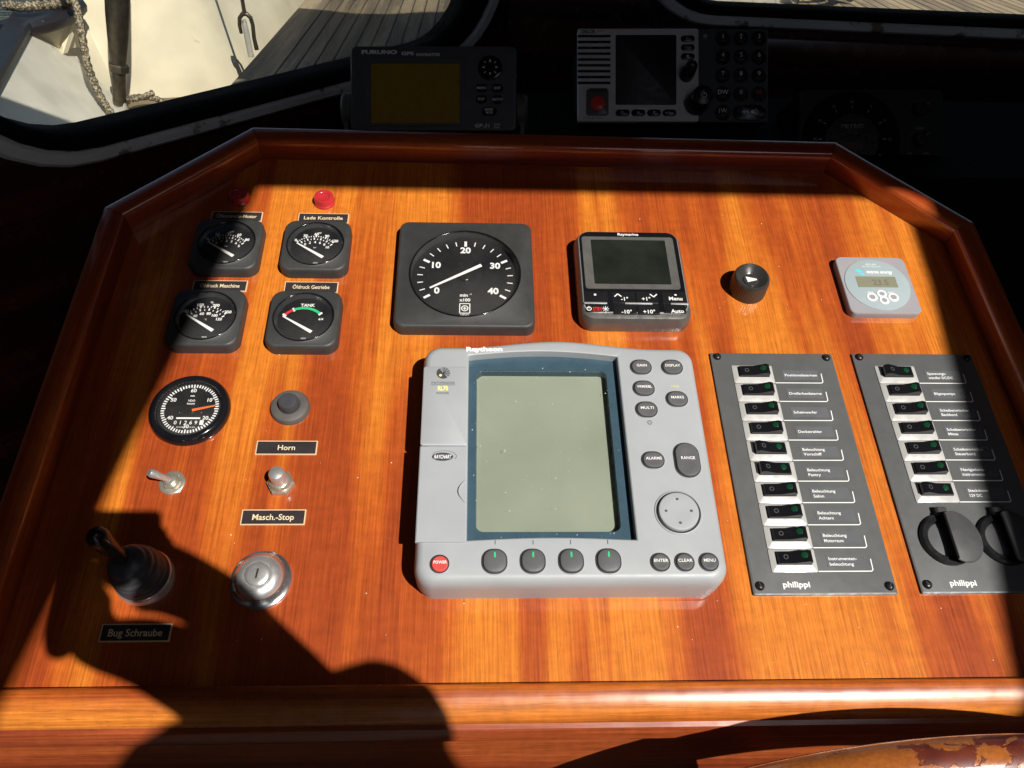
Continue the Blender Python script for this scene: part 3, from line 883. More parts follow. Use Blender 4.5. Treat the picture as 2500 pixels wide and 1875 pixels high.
# ------------------------------------------------------------------ engraved label plates
def plate(u, v, s, label, w=49.5, h=12.8, th=4.7, turn=0.0, tx=0.0, width=None, slant=0.0):
    t = thing("label_plate", label, "label plate", on_panel(u, v, 0, turn), "engraved black label plates")
    build("plate_edge", MB().loft([rect3(w, h, 0), rect3(w, h, 1.1)]), CREAM_EDGE, t)
    build("plate_face", MB().loft([rect3(w - 1.7, h - 1.5, 1.0), rect3(w - 1.9, h - 1.7, 1.35)]), PLATE_BLACK, t)
    build("engraving", MB().text(s, tx, 0, 1.42, th, width=width, bold=.012, slant=slant), CREAM_INK, t)
def rect3(w, h, z):
    return [(-w / 2, -h / 2, z), (w / 2, -h / 2, z), (w / 2, h / 2, z), (-w / 2, h / 2, z)]
plate(-235.6, 204.2, "Ölkontrolle-Motor", "engraved plate reading Ölkontrolle-Motor above the top left gauge, partly shaded", th=4.2, width=39)
plate(-151, 203.6, "Lade Kontrolle", "engraved plate reading Lade Kontrolle below the lit red lamp", th=4.4, width=38)
plate(-236.9, 116.4, "Öldruck Maschine", "engraved plate reading Öldruck Maschine above the temperature gauge", th=4.2, width=36)
plate(-153.2, 115.9, "Öldruck Getriebe", "engraved plate reading Öldruck Getriebe above the TANK gauge", th=4.2, width=34)
plate(-154.3, -52.9, "Horn", "engraved plate reading Horn below the horn button", th=4.6, width=14)
plate(-156.7, -114.1, "Masch.-Stop", "engraved plate reading Masch.-Stop below the steel push button", th=4.8, width=32)
plate(-242, -202.8, "Bug Schraube", "engraved plate reading Bug Schraube below the joystick, in shade", th=5.2, width=38)

# ------------------------------------------------------------------ lamps, buttons, switches
def lamp(u, v, label):
    t = thing("warning_lamp", label, "warning lamp", on_panel(u, v), "red warning lamps")
    build("lamp_rim", MB().lathe([(10.6, 0), (10.6, 2.0), (9.8, 2.8)], 0, 0, 36), RED_LENS, t)
    build("lens", MB().lathe([(9.8, 2.6), (9.7, 7.4), (9.0, 8.6), (7.2, 9.0), (5.6, 8.4), (5.0, 7.6), (1.0, 7.3)], 0, 0, 36), RED_LENS, t)
lamp(-236.6, 228.6, "red warning lamp in the shadow edge at the upper left")
lamp(-152.3, 226.4, "sunlit red warning lamp above the Lade Kontrolle plate")

t = thing("horn_button", "round grey horn button with dark centre above the Horn plate", "button", on_panel(-156, -15))
build("ring", MB().lathe([(16.4, 0), (16.3, 3.2), (15.2, 5.0), (12.5, 6.0), (9.4, 6.2), (8.6, 5.2)], 0, 0, 48), HORN_GREY, t)
build("push_cap", MB().lathe([(8.4, 5.0), (8.2, 11.6), (7.2, 13.4), (5.2, 13.9), (1, 13.5)], 0, 0, 36), BLACK_RUBBER, t)

t = thing("toggle_switch", "small nickel toggle switch with its lever tilted to the left", "toggle switch", on_panel(-240.2, -84.4))
build("washer", MB().lathe([(10.2, 0), (10.2, 1.2), (9.4, 1.7), (7.4, 1.7), (7.0, 1.2)], 0, 0, 36), STEEL, t)
build("nut", MB().loft([circ(7.2, 1.2, 0, 0, 6), circ(7.2, 3.6, 0, 0, 6), circ(6.4, 4.4, 0, 0, 6)]), STEEL, t, sharp=20)
build("bushing", MB().lathe([(5.0, 4), (5.0, 6.6), (3.6, 7.4)], 0, 0, 24), STEEL, t)
build("lever", MB().tube([(0, 0, 5), (-3.6, -.4, 11), (-9.6, -1.0, 19.6), (-11.0, -1.1, 21.6)], [2.2, 2.5, 3.6, 2.8], 16), BRUSHED, t)

t = thing("stop_button", "steel push button on a hex nut above the Masch.-Stop plate", "button", on_panel(-154.3, -86.0))
build("hex_nut", MB().loft([circ(11.0, 0, 0, 0, 6), circ(11.0, 4.6, 0, 0, 6), circ(9.6, 5.6, 0, 0, 6)]), STEEL, t, sharp=20)
build("collar", MB().lathe([(8.6, 5), (8.6, 8.0), (7.6, 9.4), (6.6, 9.8)], 0, 0, 32), STEEL, t)
build("plunger", MB().lathe([(6.2, 9), (6.2, 20.4), (5.4, 22), (3.2, 22.8), (.8, 23)], 0, 0, 32), BRUSHED, t)

t = thing("bow_thruster_joystick", "black joystick with ribbed rubber boot above the Bug Schraube plate", "joystick", on_panel(-243.6, -162.6))
build("base_ring", MB().lathe([(21, 0), (21, 3), (20.2, 4.2), (20.8, 5.2), (20.4, 8), (18.8, 9.6), (17.6, 9.8)], 0, 0, 48), BRUSHED, t)
boot = []
for k in range(25):
    f_ = k / 24
    z_ = 8 + 27 * f_
    r_ = 18.8 * math.sqrt(max(0, 1 - (f_ * .93) ** 2.2)) + .4 * math.sin(f_ * 2 * math.pi * 6) + .5
    boot.append([(x_ - 5.5 * f_ ** 1.6, y_ + 2 * f_ ** 1.6, z_) for x_, y_, _ in circ(max(r_, 4.5), 0, 0, 0, 40)])
build("boot", MB().loft(boot), BLACK_RUBBER, t, sharp=80)
stick = MB().tube([(-5, 2, 30), (-6.5, 3, 38), (-8.3, 4.0, 46), (-10.4, 5.2, 55), (-12.3, 6.4, 63), (-13.2, 7, 68), (-13.8, 7.2, 71.5)], [4.4, 4.8, 5.6, 6.6, 7.6, 6.8, 3.4], 20)
build("stick", stick, BLACK, t)

t = thing("key_switch", "round chrome ignition key switch right of the joystick", "key switch", on_panel(-158.6, -164.6))
build("escutcheon", MB().lathe([(22.8, 0), (22.8, 1.4), (22.2, 2.8), (20.6, 3.6), (18.6, 5.2), (17.1, 7.8)], 0, 0, 56, True, False), POLISHED, t)
build("collar", MB().lathe([(17.2, 7.6), (17.0, 9.0), (16.2, 10.8), (14.6, 12.4), (12.4, 13.6), (10.6, 14.2), (9.9, 14.2), (9.6, 12.8)], 0, 0, 56), BRUSHED, t)
c_ = build("lock_cylinder", MB().lathe([(9.2, 12), (9.2, 14.6), (8.4, 15.4), (6, 15.9), (2, 16.1)], 0, 0, 40), BRUSHED, t)
build("key_slot", MB().box(-.7, .7, -3.6, 3.6, 15.5, 16.25), KEY_SLOT, c_, at=Matrix.Rotation(rad(-6), 4, 'Z'))

t = thing("rotary_knob", "round black ribbed knob with a white arrow right of the autopilot", "knob", on_panel(258.6, 119.6))
N = 96
kn = []
for r_, z_, amp in ((17.6, 0, 0), (17.6, 1.5, .0), (17.4, 2.5, .35), (16.9, 15.5, .35), (16.8, 16.5, 0), (16.6, 18.4, 0), (15.6, 19.8, 0), (14.4, 20.0, 0), (13.4, 19.2, 0), (8.2, 14.4, 0), (7.4, 14.0, 0), (7.0, 15.0, 0), (6.2, 15.2, 0)):
    kn.append([((r_ + (amp if i % 2 else -amp)) * math.cos(2 * math.pi * i / N), (r_ + (amp if i % 2 else -amp)) * math.sin(2 * math.pi * i / N), z_) for i in range(N)])
build("knob_body", MB().loft(kn), KNOB, t, sharp=32)
build("arrow", MB().flat([(-4.8, 3.2), (-3.6, -3.4), (5.6, -.9), (5.2, .6)], 15.4), WHITE_INK, t)

# ------------------------------------------------------------------ battery monitor
t = thing("battery_monitor", "small square grey battery monitor with round face and two ring buttons", "battery monitor", on_panel(383.9, 121.2))
build("case", MB().loft([rr(69, 69, 7, 0), rr(69.6, 69.6, 7, 5.4), rr(69, 69, 6.6, 7.2), rr(67.4, 67.4, 6, 8.0)]), MONITOR, t)
build("face", MB().lathe([(31.4, 7.6), (31.0, 8.6), (30.0, 8.9)], -.6, -.2, 64), MONITOR_FACE, t)
s_ = build("lcd", MB().box(-20.2, 18.6, -4.4, 8.8, 8.5, 9.1), LCD_SMALL, t)
build("digits", MB().text("23.5", 2.5, 1.6, 9.2, 6.6, bold=.01), plain("faint_segment", (0.15, 0.145, 0.105), 0.5), s_)
w = MB().text("BMV-600", -1, 24.2, 9.0, 1.9).text("BATTERY MONITOR", -1, 21.4, 9.0, 1.5, width=18)
w.text("victron energy", 4.6, 14.8, 9.0, 3.8, width=26, bold=.03).text("SETUP", -10.4, -10.6, 9.0, 1.4, bold=.02).text("SELECT", 9.6, -10.6, 9.0, 1.4, bold=.02)
build("print", w, WHITE_INK, t)
w = MB().flat([(-19.4, 16.4), (-15, 17.4), (-11, 15.4), (-13, 14.2), (-17, 14.6)], 9.0).flat([(-16, 13.6), (-12, 13.2), (-9.4, 11.2), (-12.6, 10.6), (-16.6, 12)], 9.0)
build("blue_mark", w, BLUE_INK, t)
for x_, y_, r_ in ((-10.4, -16.4, 5.0), (0, -12.4, 4.6), (.4, -20.2, 4.6), (10.2, -16.4, 5.0)):
    b_ = build("button", MB().lathe([(r_, 8.6), (r_, 9.3), (r_ - .5, 9.6), (r_ - 1.9, 9.6), (r_ - 2.0, 9.3)], x_, y_, 28, True, False), WHITE_INK, t)
    build("button_centre", MB().lathe([(r_ - 1.9, 9.2), (r_ - 2.1, 9.4)], x_, y_, 24), MONITOR, b_)

# ------------------------------------------------------------------ autopilot head
t = thing("autopilot_display", "dark autopilot control head with black screen and key row", "autopilot display", on_panel(145.3, 121.4))
def barrel(w, h, bulge, r, z, dy=0.0, n=9, taper=0.0):
    base_ = rr(w, h, r, z, 0, dy, n)
    out = []
    for x_, y_, _ in base_:
        k_ = (y_ - dy) / (h / 2)
        j_ = x_ / (w / 2)
        out.append((x_ + math.copysign(bulge * (1 - k_ * k_), x_) - math.copysign(taper * max(0, k_), x_), y_ + math.copysign(bulge * .7 * (1 - j_ * j_), y_ - dy), z))
    return out
build("case", MB().loft([barrel(101, 105, 1.5, 12, 0), barrel(102, 107, 1.5, 12, 5), barrel(101, 106, 1.5, 12, 13), barrel(98, 103, 1.5, 11, 17.6, .6), barrel(95.4, 97, 1.5, 10, 19.4, 2.4)]), GUNMETAL, t)
build("chrome_edge", MB().loft([barrel(95.6, 98, 1.4, 10, 18.6, 2.2), barrel(95.0, 97.4, 1.4, 10, 19.7, 2.4), barrel(92.6, 95, 1.4, 9, 20.0, 2.6)]), BRUSHED, t)
build("front_panel", MB().loft([barrel(93.6, 96, 1.4, 9.4, 19.4, 2.7), barrel(93.2, 95.6, 1.4, 9.2, 20.3, 2.7)]), BLACK_GLOSS, t)
s_ = build("screen_surround", MB().loft([rr(88.4, 64.0, 3, 20.2, -.9, 12.6), rr(87.8, 63.4, 3, 20.9, -.9, 12.6)]), plain("grey_screen_surround", (0.125, 0.122, 0.115), 0.42, 0.2), t)
build("screen", MB().loft([rr(71.6, 54.4, 1, 20.8, -.6, 13.2), rr(71.4, 54.2, 1, 21.0, -.6, 13.2)]), LCD_DARK, s_)
kz = 20.35
keys = [(-41, -21.2, -24, -37), (-41, -37.6, -24, -50), (-22.6, -21.2, 0, -37), (-22.6, -37.6, 0, -50), (.8, -21.2, 23.6, -37), (.8, -37.6, 23.6, -50), (25.4, -21.2, 43.4, -37), (25.4, -37.6, 43.4, -50)]
keys = [(-47.0, -22.6, -25.6, -36.2), (-45.4, -36.8, -25.4, -45.8), (-21.8, -22.6, -.4, -36.2), (-21.6, -36.8, -.4, -48.2), (.4, -22.6, 20.6, -36.2), (.4, -36.8, 20.4, -48.2), (24.2, -22.6, 46.4, -36.2), (24.2, -36.8, 44.6, -46.6)]
for x0, y1, x1, y0 in keys:
    build("key", MB().box(x0, x1, y0, y1, kz - .4, kz + .7, .6), BLACK, t)
for x0, x1 in ((-47.6, -26.8), (-10.6, 14.6), (31.2, 47.8)):
    build("silver_bar", MB().box(x0, x1, -37.6, -35.8, kz + .4, kz + 1.5, .4), SATIN, t)
w = MB().text("Raymarine", .4, 48.0, 20.55, 3.2, width=20, bold=.02)
zz = kz + .9
for s, x_, y_ in (("-1°", -10.4, -31.6), ("+1°", 9.4, -31.3), ("Menu", 36.6, -30.6), ("-10°", -9.8, -46.2), ("+10°", 10.6, -45.9), ("Auto", 36.4, -45.0)):
    w.text(s, x_, y_, zz, 4.0, bold=.02)
for x_, s_ in ((-16.2, 1), (16.6, -1)):
    w.bar(x_ - 3.2, -27.4 - 1.6 * s_, x_, -27.4 + 1.6 * s_, 1.1, 1.1, zz).bar(x_, -27.4 + 1.6 * s_, x_ + 3.2, -27.4 - 1.6 * s_, 1.1, 1.1, zz)
w.flat(rect(-38, -36, -28, -26), zz).flat(rect(36, 38, -27.2, -25.6), zz)
w.loft([circ(2.3, zz, -43.6, -43.2, 20), circ(1.6, zz, -43.6, -43.2, 20)], False, False).bar(-43.6, -43, -43.6, -40.4, .7, .7, zz)
for k in range(8):
    a_ = k * math.pi / 4
    w.bar(-28.6 + 1.6 * math.cos(a_), -43.2 + 1.6 * math.sin(a_), -28.6 + 3 * math.cos(a_), -43.2 + 3 * math.sin(a_), .6, .6, zz)
w.flat([(p[0], p[1]) for p in circ(1.2, 0, -28.6, -43.2, 12)], zz)
build("key_print", w, WHITE_INK, t)
build("standby_print", MB().text("STBY", -36.0, -43.3, zz, 3.8, width=8.6, bold=.02), RED_INK, t)

# ------------------------------------------------------------------ radar display
t = thing("radar_display", "large grey radar display with blank grey-green screen in slate blue frame", "radar display", on_panel(70.9, -74))
X0, X1, Y0, Y1 = -114.6, 114.4, -106.2, 101.6
def shell(inset, z, r=14.0, drop=0.0):
    pts = []
    x0, x1, y0, y1 = X0 + inset, X1 - inset, Y0 + inset, Y1 - inset
    r = max(2, r - inset * .6)
    for cx_, cy_, a0 in ((x1 - r, y1 - r, 0), (x0 + r, y1 - r, 90), (x0 + r, y0 + r, 180), (x1 - r, y0 + r, 270)):
        for k in range(9):
            a_ = rad(a0 + 90 * k / 8)
            pts.append((cx_ + r * math.cos(a_), cy_ + r * math.sin(a_)))
        if a0 == 0:
            for k in range(1, 28):
                f_ = k / 28
                x_ = (x1 - r) + (x0 + 2 * r - x1) * f_
                e_ = max(0.0, 1 - abs(x_ + 2) / 84)
                pts.append((x_, y1 + 7.5 * e_ * e_ * (3 - 2 * e_)))
    return pts
c0 = (-13, 8)
recess = []
rx0, rx1, ry0, ry1 = -77.6, 49.4, -74.6, 91.0
for k in range(25):
    f_ = k / 24
    recess.append((rx1 + (rx0 - rx1) * f_, ry1 + 5.0 * math.sin(math.pi * f_)))
for k in range(13):
    f_ = k / 12
    recess.append((rx0 + (rx1 - rx0) * f_, ry0 + 2.2 * math.sin(math.pi * f_)))
a = angles_of(c0, shell(0, 0), recess, extra=48)
P = lambda pts, z: polar(pts, a, c0, z)
rin = lambda d: [(p[0] + (d if p[0] < c0[0] - 60 else -d if p[0] > c0[0] + 60 else 0), p[1] + (d if p[1] < -60 else -d if p[1] > 80 else 0)) for p in recess]
m = MB().loft([P(shell(1.0, 0), 0), P(shell(1.0, 0), 5.0), P(shell(1.8, 0), 5.4), P(shell(1.8, 0), 6.4), P(shell(.4, 0), 6.8), P(shell(0, 0), 24), P(shell(.6, 0), 29), P(shell(2.0, 0), 32.8), P(shell(4.2, 0), 35.2), P(shell(7, 0), 36),
               P(recess, 36.0), P(rin(.8), 35.4), P(rin(1.2), 27.6)], True, False)
build("housing", m, GREY_SHELL, t, sharp=32)
fr_o = [(p[0], p[1]) for p in rin(.9)]
win_ = rrect(-70.2, 39.2, -64, 80.4, 6)
a2 = angles_of((-14, 8), fr_o, win_, extra=40)
m = MB().loft([polar(fr_o, a2, (-14, 8), 27.4), polar(fr_o, a2, (-14, 8), 28.2), polar(win_, a2, (-14, 8), 28.2), polar(rrect(-69.6, 38.6, -63.4, 79.8, 6), a2, (-14, 8), 20.0)], False, False)
f_ = build("screen_frame", m, BLUE_FRAME, t)
build("screen", MB().loft([rr(110.6, 146, 5, 19.6, -15.5, 8.2), rr(110.6, 146, 5, 20.2, -15.5, 8.2)]), LCD, f_)
build("screen_glass", MB().loft([rr(109, 144, 5, 26.6, -15.5, 8.2), rr(109, 144, 5, 27.2, -15.5, 8.2)]), SCREEN_GLASS, f_)
# raised column on the left and its lower chart cover
build("side_column", MB().loft([rr(36.6, 74, 2, 35.4, -95.2, 41), rr(36.4, 73.6, 2, 37.0, -95.2, 41), rr(34.6, 72, 2, 37.6, -95.2, 41)]), GREY_SHELL, t)
cv = MB()
no = [(-77.8, 3.2), (-113.6, 3.2), (-114.0, -75.4), (-77.8, -75.4)] + [(-77.8 - 5.4 * math.sin(math.pi * k / 10), -45.0 + 20.0 * k / 10) for k in range(11)]
cv.loft([[(x_, y_, 35) for x_, y_ in no], [(x_, y_, 37.2) for x_, y_ in no], [(x_ + (0.8 if x_ < -100 else -.6), y_ + (.7 if y_ < -60 else -.7 if y_ > 0 else 0), 37.9) for x_, y_ in no]])
cc_ = build("chart_cover", cv, GREY_SHELL, t, sharp=5)
th_ = MB().loft([[(-77.8 - r_ * math.sin(math.pi * k / 12), -45.0 + 20.0 * k / 12, 37.98) for r_ in (5.5, 6.4)] for k in range(13)], False, False, close=False)
build("thumb_notch", th_, KEY_SLOT, cc_)
def key(name, x_, y_, w_, h_, r_, mat_, words=None, th=2.5, top=2.0, dish=0.3, ww=None, ty=1.0):
    well = build("key_well", MB().loft([rr(w_ + 2.8, h_ + 2.8, r_ + 1.4, 35.8, x_, y_), rr(w_ + 2.6, h_ + 2.6, r_ + 1.3, 36.5, x_, y_), rr(w_ + .6, h_ + .6, r_ + .3, 36.7, x_, y_), rr(w_ + .4, h_ + .4, r_ + .2, 36.15, x_, y_)]), GREY_SHELL, t)
    build("groove", MB().flat([(p[0], p[1]) for p in rr(w_ + 2.0, h_ + 2.0, r_ + .9, 0, x_ - .2, y_ + .1)], 36.78), KEY_SLOT, well)
    k_ = build(name, MB().loft([rr(w_, h_, r_, 36, x_, y_), rr(w_, h_, r_, 36 + top * .6, x_, y_), rr(w_ - .9, h_ - .9, r_ - .4, 36 + top * .92, x_, y_), rr(w_ - 2.4, h_ - 2.4, max(.5, r_ - 1.1), 36 + top, x_, y_), rr(w_ * .5, h_ * .5, r_ * .45, 36 + top - dish, x_, y_)]), mat_, t)
    if words:
        build("key_print", MB().text(words, x_ + .2, y_ + ty, 36 + top + .15, th, width=ww, bold=.015), WHITE_INK, k_)
    return k_
ox, oy = -70.9, 74
for words, u, v in (("GAIN", 138.5, 4.9), ("DISPLAY", 164.8, 5.0), ("VRM/EBL", 138.6, -16.1), ("MULTI", 138.7, -36.4), ("MARKS", 164.8, -26.3), ("ALARMS", 138.8, -82.2)):
    key("key", u + ox, v + oy, 16.2, 13.2, 6.5, GREY_KEY, words, 2.4, ww=min(12.5, 2.1 * len(words)))
key("range_key", 165.6 + ox, -82.2 + oy, 18.4, 28.8, 9.1, GREY_KEY, "RANGE", 2.5, top=2.8, dish=.9, ww=11)
for words, u in (("ENTER", 134.8), ("CLEAR", 152.5), ("MENU", 170.3)):
    key("key", u + ox, -165.2 + oy, 12.6, 12.4, 6.1, GREY_KEY, words, 2.3, ww=10.4 if len(words) > 4 else 8.6)
key("power_key", -24.7 + ox, -165.8 + oy, 12, 12, 6, RED_KEY, "POWER", 2.2, ww=9.6)
for u in (14.6, 42.2, 69.9, 97.1):
    k_ = key("soft_key", u + ox, -164 + oy, 16.6, 17, 7.2, GREY_KEY, None, top=2.6, dish=-.4)
    build("key_mark", MB().flat([(p[0], p[1]) for p in rr(1.3, 4.2, .6, 0, u + ox, -159.8 + oy)], 39.2), GREEN_INK, k_)
px, py = 152.8 + ox, -126 + oy
pad_ring = build("pad_well", MB().lathe([(18.2, 35.8), (17.8, 36.8), (17.0, 37.0), (16.7, 36.2)], px, py, 56, False, False), GREY_SHELL, t)
build("groove", MB().lathe([(16.9, 36.2), (16.9, 36.3)], px, py, 56), KEY_SLOT, pad_ring)
pd = build("cursor_pad", MB().lathe([(15.4, 36), (15.3, 38.2), (14.8, 39.0), (14.0, 39.2), (8, 38.7), (2, 38.4)], px, py, 56), GREY_SHELL, t)
for dx, dy in ((0, 9.6), (9.6, 0), (-9.6, 0), (0, -9.6)):
    build("pad_dimple", MB().lathe([(1.0, 38.6), (1.0, 39.3), (.5, 39.7)], px + dx, py + dy, 12), GREY_KEY, pd)
w = MB().text("Raytheon", 9.0 + ox, 23.6 + oy, 36.25, 4.2, width=30.5, bold=.05)
build("white_print", w, WHITE_INK, t, at=Matrix.Rotation(rad(1.0), 4, 'Z'))
w = MB().text("PATHFINDER", -26.2 + ox, -12.4 + oy, 37.75, 2.2, width=19).text("RADAR", -26.3 + ox, -22.2 + oy, 37.75, 2.0, width=10)
w.bar(-36 + ox, -14.4 + oy, -16.6 + ox, -14.4 + oy, .35, .35, 37.75)
gx, gy = -26.4 + ox, -2.8 + oy
w.flat([(gx - 5.6 * math.cos(k * math.pi / 14 - .9), gy - 5.6 * math.sin(k * math.pi / 14 - .9)) for k in range(15)], 37.75)
for k in range(5):
    a_ = rad(-60 + 28 * k)
    w.bar(gx, gy, gx + 5.6 * math.cos(a_ + .5), gy + 5.6 * math.sin(a_ + .5), .5, .5, 37.75)
for k in range(2, 6):
    w.loft([[(gx + k * math.cos(rad(-42 + 12 * i)), gy + k * math.sin(rad(-42 + 12 * i)), 37.75), (gx + (k + .35) * math.cos(rad(-42 + 12 * i)), gy + (k + .35) * math.sin(rad(-42 + 12 * i)), 37.75)] for i in range(15)], False, False, close=False)
for k in range(8):
    a_ = k * math.pi / 4
    w.bar(139.8 + ox + 1.1 * math.cos(a_), -48.2 + oy + 1.1 * math.sin(a_), 139.8 + ox + 2.2 * math.cos(a_), -48.2 + oy + 2.2 * math.sin(a_), .55, .55, 36.3)
for u in (15, 42.7, 70.2, 97.6):
    w.bar(u + ox, -151.0 + oy, u + ox, -147.6 + oy, .45, .45, 36.3)
build("dark_print", w, DARK_INK, t)
rc = MB().flat([(-25 + ox + 8.2 * math.cos(k * math.pi / 16), -80.2 + oy + 3.6 * math.sin(k * math.pi / 16)) for k in range(32)], 38.0)
rc.loft([[(-24 + ox + 9.4 * math.cos(rad(-30 + 8 * i)), -79.8 + oy + 4.6 * math.sin(rad(-30 + 8 * i)), 38.0), (-24 + ox + 9.8 * math.cos(rad(-30 + 8 * i)), -79.8 + oy + 4.9 * math.sin(rad(-30 + 8 * i)), 38.0)] for i in range(24)], False, False, close=False)
rb = build("oval_badge", rc, DARK_INK, t)
build("badge_print", MB().text("RAYCHART", -25 + ox, -80.2 + oy, 38.1, 3.2, width=13, bold=.02, slant=.15), WHITE_INK, rb)
w = MB().text("RL70", -26.4 + ox, -17.6 + oy, 37.75, 4.0, width=8.4, bold=.05).text("MOB", 164.8 + ox, -13.6 + oy, 36.3, 2.1, width=6.4)
w.flat([(p[0], p[1]) for p in circ(1.2, 0, gx - 2.2, gy - 2.4, 14)], 37.85)
build("yellow_print", w, YELLOW_INK, t)

m = MB()
for k in range(70):
    x_, y_ = random.uniform(-76, 46), random.uniform(-70, 86)
    r_ = random.choice((.2, .25, .3, .45))
    on_glass = -69 < x_ < 38 and -62 < y_ < 78
    m.flat([(x_ + r_ * math.cos(a_) * random.uniform(.6, 1.3), y_ + r_ * math.sin(a_) * random.uniform(.6, 1.3)) for a_ in (0, 1.2, 2.5, 3.8, 5.0)], 27.3 if on_glass else 28.3)
d_ = build("screen_dust", m, DUST, t)
d_["kind"] = "stuff"

# ------------------------------------------------------------------ switch panels
PW, PH = 111.4, 222.4
def switch_panel(u, v, label, names, up_left, sockets=False):
    t = thing("switch_panel", label, "switch panel", on_panel(u, v), "grey switch panels")
    build("panel_plate", MB().loft([rr(PW, PH, 1, 0, PW / 2, -PH / 2, 2), rr(PW, PH, 1, 2.2, PW / 2, -PH / 2, 2), rr(PW - 2.4, PH - 2.4, .6, 2.75, PW / 2, -PH / 2, 2)]), PLATE, t, sharp=25)
    for x_, y_ in ((5.8, -4.4), (105.4, -4.8), (5.6, -215.6), (106, -216.2)):
        s_ = build("screw", MB().lathe([(3.6, 2.6), (3.4, 4.0), (2.4, 5.0), (.8, 5.3)], x_, y_, 20), SCREW, t)
        build("screw_slot", MB().box(-2.4, 2.4, -.45, .45, 4.9, 5.36), KEY_SLOT, s_, at=Matrix.Translation((x_ / 1000, y_ / 1000, 0)) @ Matrix.Rotation(random.uniform(0, 3), 4, 'Z'))
    pr = MB()
    for i, nm in enumerate(names):
        cy_ = -23.3 - 19.15 * i
        cx_ = 35.1
        sw = build("rocker_switch", MB().loft([rr(36.2, 18.6, 1.2, 2.6, cx_, cy_, 3), rr(36.2, 18.6, 1.2, 3.45, cx_, cy_, 3), rr(29.6, 11.4, .8, 5.35, cx_ + .1, cy_ + .8, 3), rr(27.4, 10.2, .6, 5.5, cx_ - .2, cy_ + .8, 3), rr(27.0, 9.8, .6, 3.8, cx_ - .2, cy_ + .8, 3)]), SWITCH_FRAME, t, sharp=20)
        left = i in up_left
        hx, hy = 13.3, 4.8
        dz = random.uniform(-.35, .35)
        prof_ = [(-hx, 7.0), (-hx + 1.2, 8.2), (0, 8.6), (hx - 3.5, 12.2 + dz), (hx - .4, 11.0 + dz), (hx, 6.8)]
        if left:
            prof_ = [(-x_, z_) for x_, z_ in reversed(prof_)]
        rk = MB().loft([[(cx_ - .2 + x_, cy_ + .8 + s_ * hy, z_) for x_, z_ in ([(-hx, 5.2)] + prof_ + [(hx, 5.2)])] for s_ in (1, -1)])
        r_ = build("rocker", rk, BLACK_GLOSS, sw, sharp=25)
        lx = 7.0
        def zt(x_):
            for (xa, za), (xb, zb) in zip(prof_, prof_[1:]):
                if xa <= x_ <= xb:
                    return za + (zb - za) * (x_ - xa) / (xb - xa)
            return 8
        slope = (zt(lx + .5) - zt(lx - .5))
        ring = lambda rad_, dz: [(cx_ - .2 + lx + x_, cy_ + 1.6 + y_, zt(lx) + slope * x_ + dz) for x_, y_, _ in circ(rad_, 0, 0, 0, 18)]
        ox_ = -6.6
        so = zt(ox_ + .5) - zt(ox_ - .5)
        ro = lambda rad_, dz_: [(cx_ - .2 + ox_ + x_, cy_ + 1.2 + y_, zt(ox_) + so * x_ + dz_) for x_, y_, _ in circ(rad_, 0, 0, 0, 16)]
        build("off_mark", MB().loft([ro(1.9, .06), ro(1.3, .06)], False, False), OFF_MARK, sw)
        build("indicator_lens", MB().loft([ring(2.5, -.2), ring(2.5, .35), ring(1.8, .6)]), GREEN_LENS, sw)
        # printed bracket and tape
        by = cy_ - 8.6
        pr.bar(53.6, by, 95.4, by, .8, .8, 2.95).bar(96.6, by + 1.2, 96.9, by + 10, .8, .8, 2.95).bar(95.3, by, 96.65, by + 1.3, .8, .8, 2.95)
        build("name_strip", MB().flat(rect(61.8, 93.8, cy_ - 5.4, cy_ + 4.6), 2.92), STRIP, t)
        lines = nm.split("/") if not nm.startswith("Spann") else ["Spannungs-", "wandler DC/DC"]
        for q, ln in enumerate(lines):
            pr.text(ln, 63.6, cy_ + (0 if len(lines) == 1 else 2.0 - 4.4 * q) - .4, 3.05, 2.5, bold=.012, align='L', width=min(29, 1.72 * len(ln)))
    pr.text("philippi", 34, -214.4, 3.0, 4.4, width=21, bold=.03)
    build("panel_print", pr, WHITE_INK, t)
    if sockets:
        for dx in (0, 46.6):
            cx_, cy_ = 31.5 + dx, -179.6
            s_ = build("power_socket", MB().lathe([(21.4, 2.6), (21.2, 5.0), (19.6, 6.4), (16, 6.6), (15.2, 5.6), (14.8, 3.0)], cx_, cy_, 48), BLACK, t)
            cap_in = [(x_ * 19.6, y_ * 21.2) for x_, y_, _ in circ(1, 0, 0, 0, 44) if x_ > -.46]
            tl = lambda x_, y_, dz: (cx_ + 6.6 + x_, cy_ - .6 + y_, 12.4 - .24 * x_ + dz)
            lo_ = [tl(x_, y_, -1.3) for x_, y_ in cap_in]
            hi_ = [tl(x_, y_, 0) for x_, y_ in cap_in]
            h2_ = [tl(x_ * .95 + .3, y_ * .95, .9) for x_, y_ in cap_in]
            build("socket_cap", MB().loft([lo_, hi_, h2_]), CAP_GREY, s_, sharp=50)
            build("cap_lens", MB().lathe([(14.6, 3.4), (14.2, 4.6), (9, 5.4)], cx_ - .6, cy_, 32), GREY_KEY, s_)
            build("hinge_tab", MB().box(cx_ - 3.4, cx_ + 5.6, cy_ + 19.0, cy_ + 26.4, 2.7, 9.0, 1.2), BEZEL, s_)
    return t
switch_panel(211, 43.7, "left grey switch panel with ten rocker switches, Positionslaternen topmost",
             ["Positionslaternen", "Dreifarbenlaterne", "Scheinwerfer", "Deckstrahler", "Beleuchtung/Vorschiff", "Beleuchtung/Pantry", "Beleuchtung/Salon", "Beleuchtung/Achtern", "Beleuchtung/Motorraum", "Instrumenten-/beleuchtung"], (4, 5))
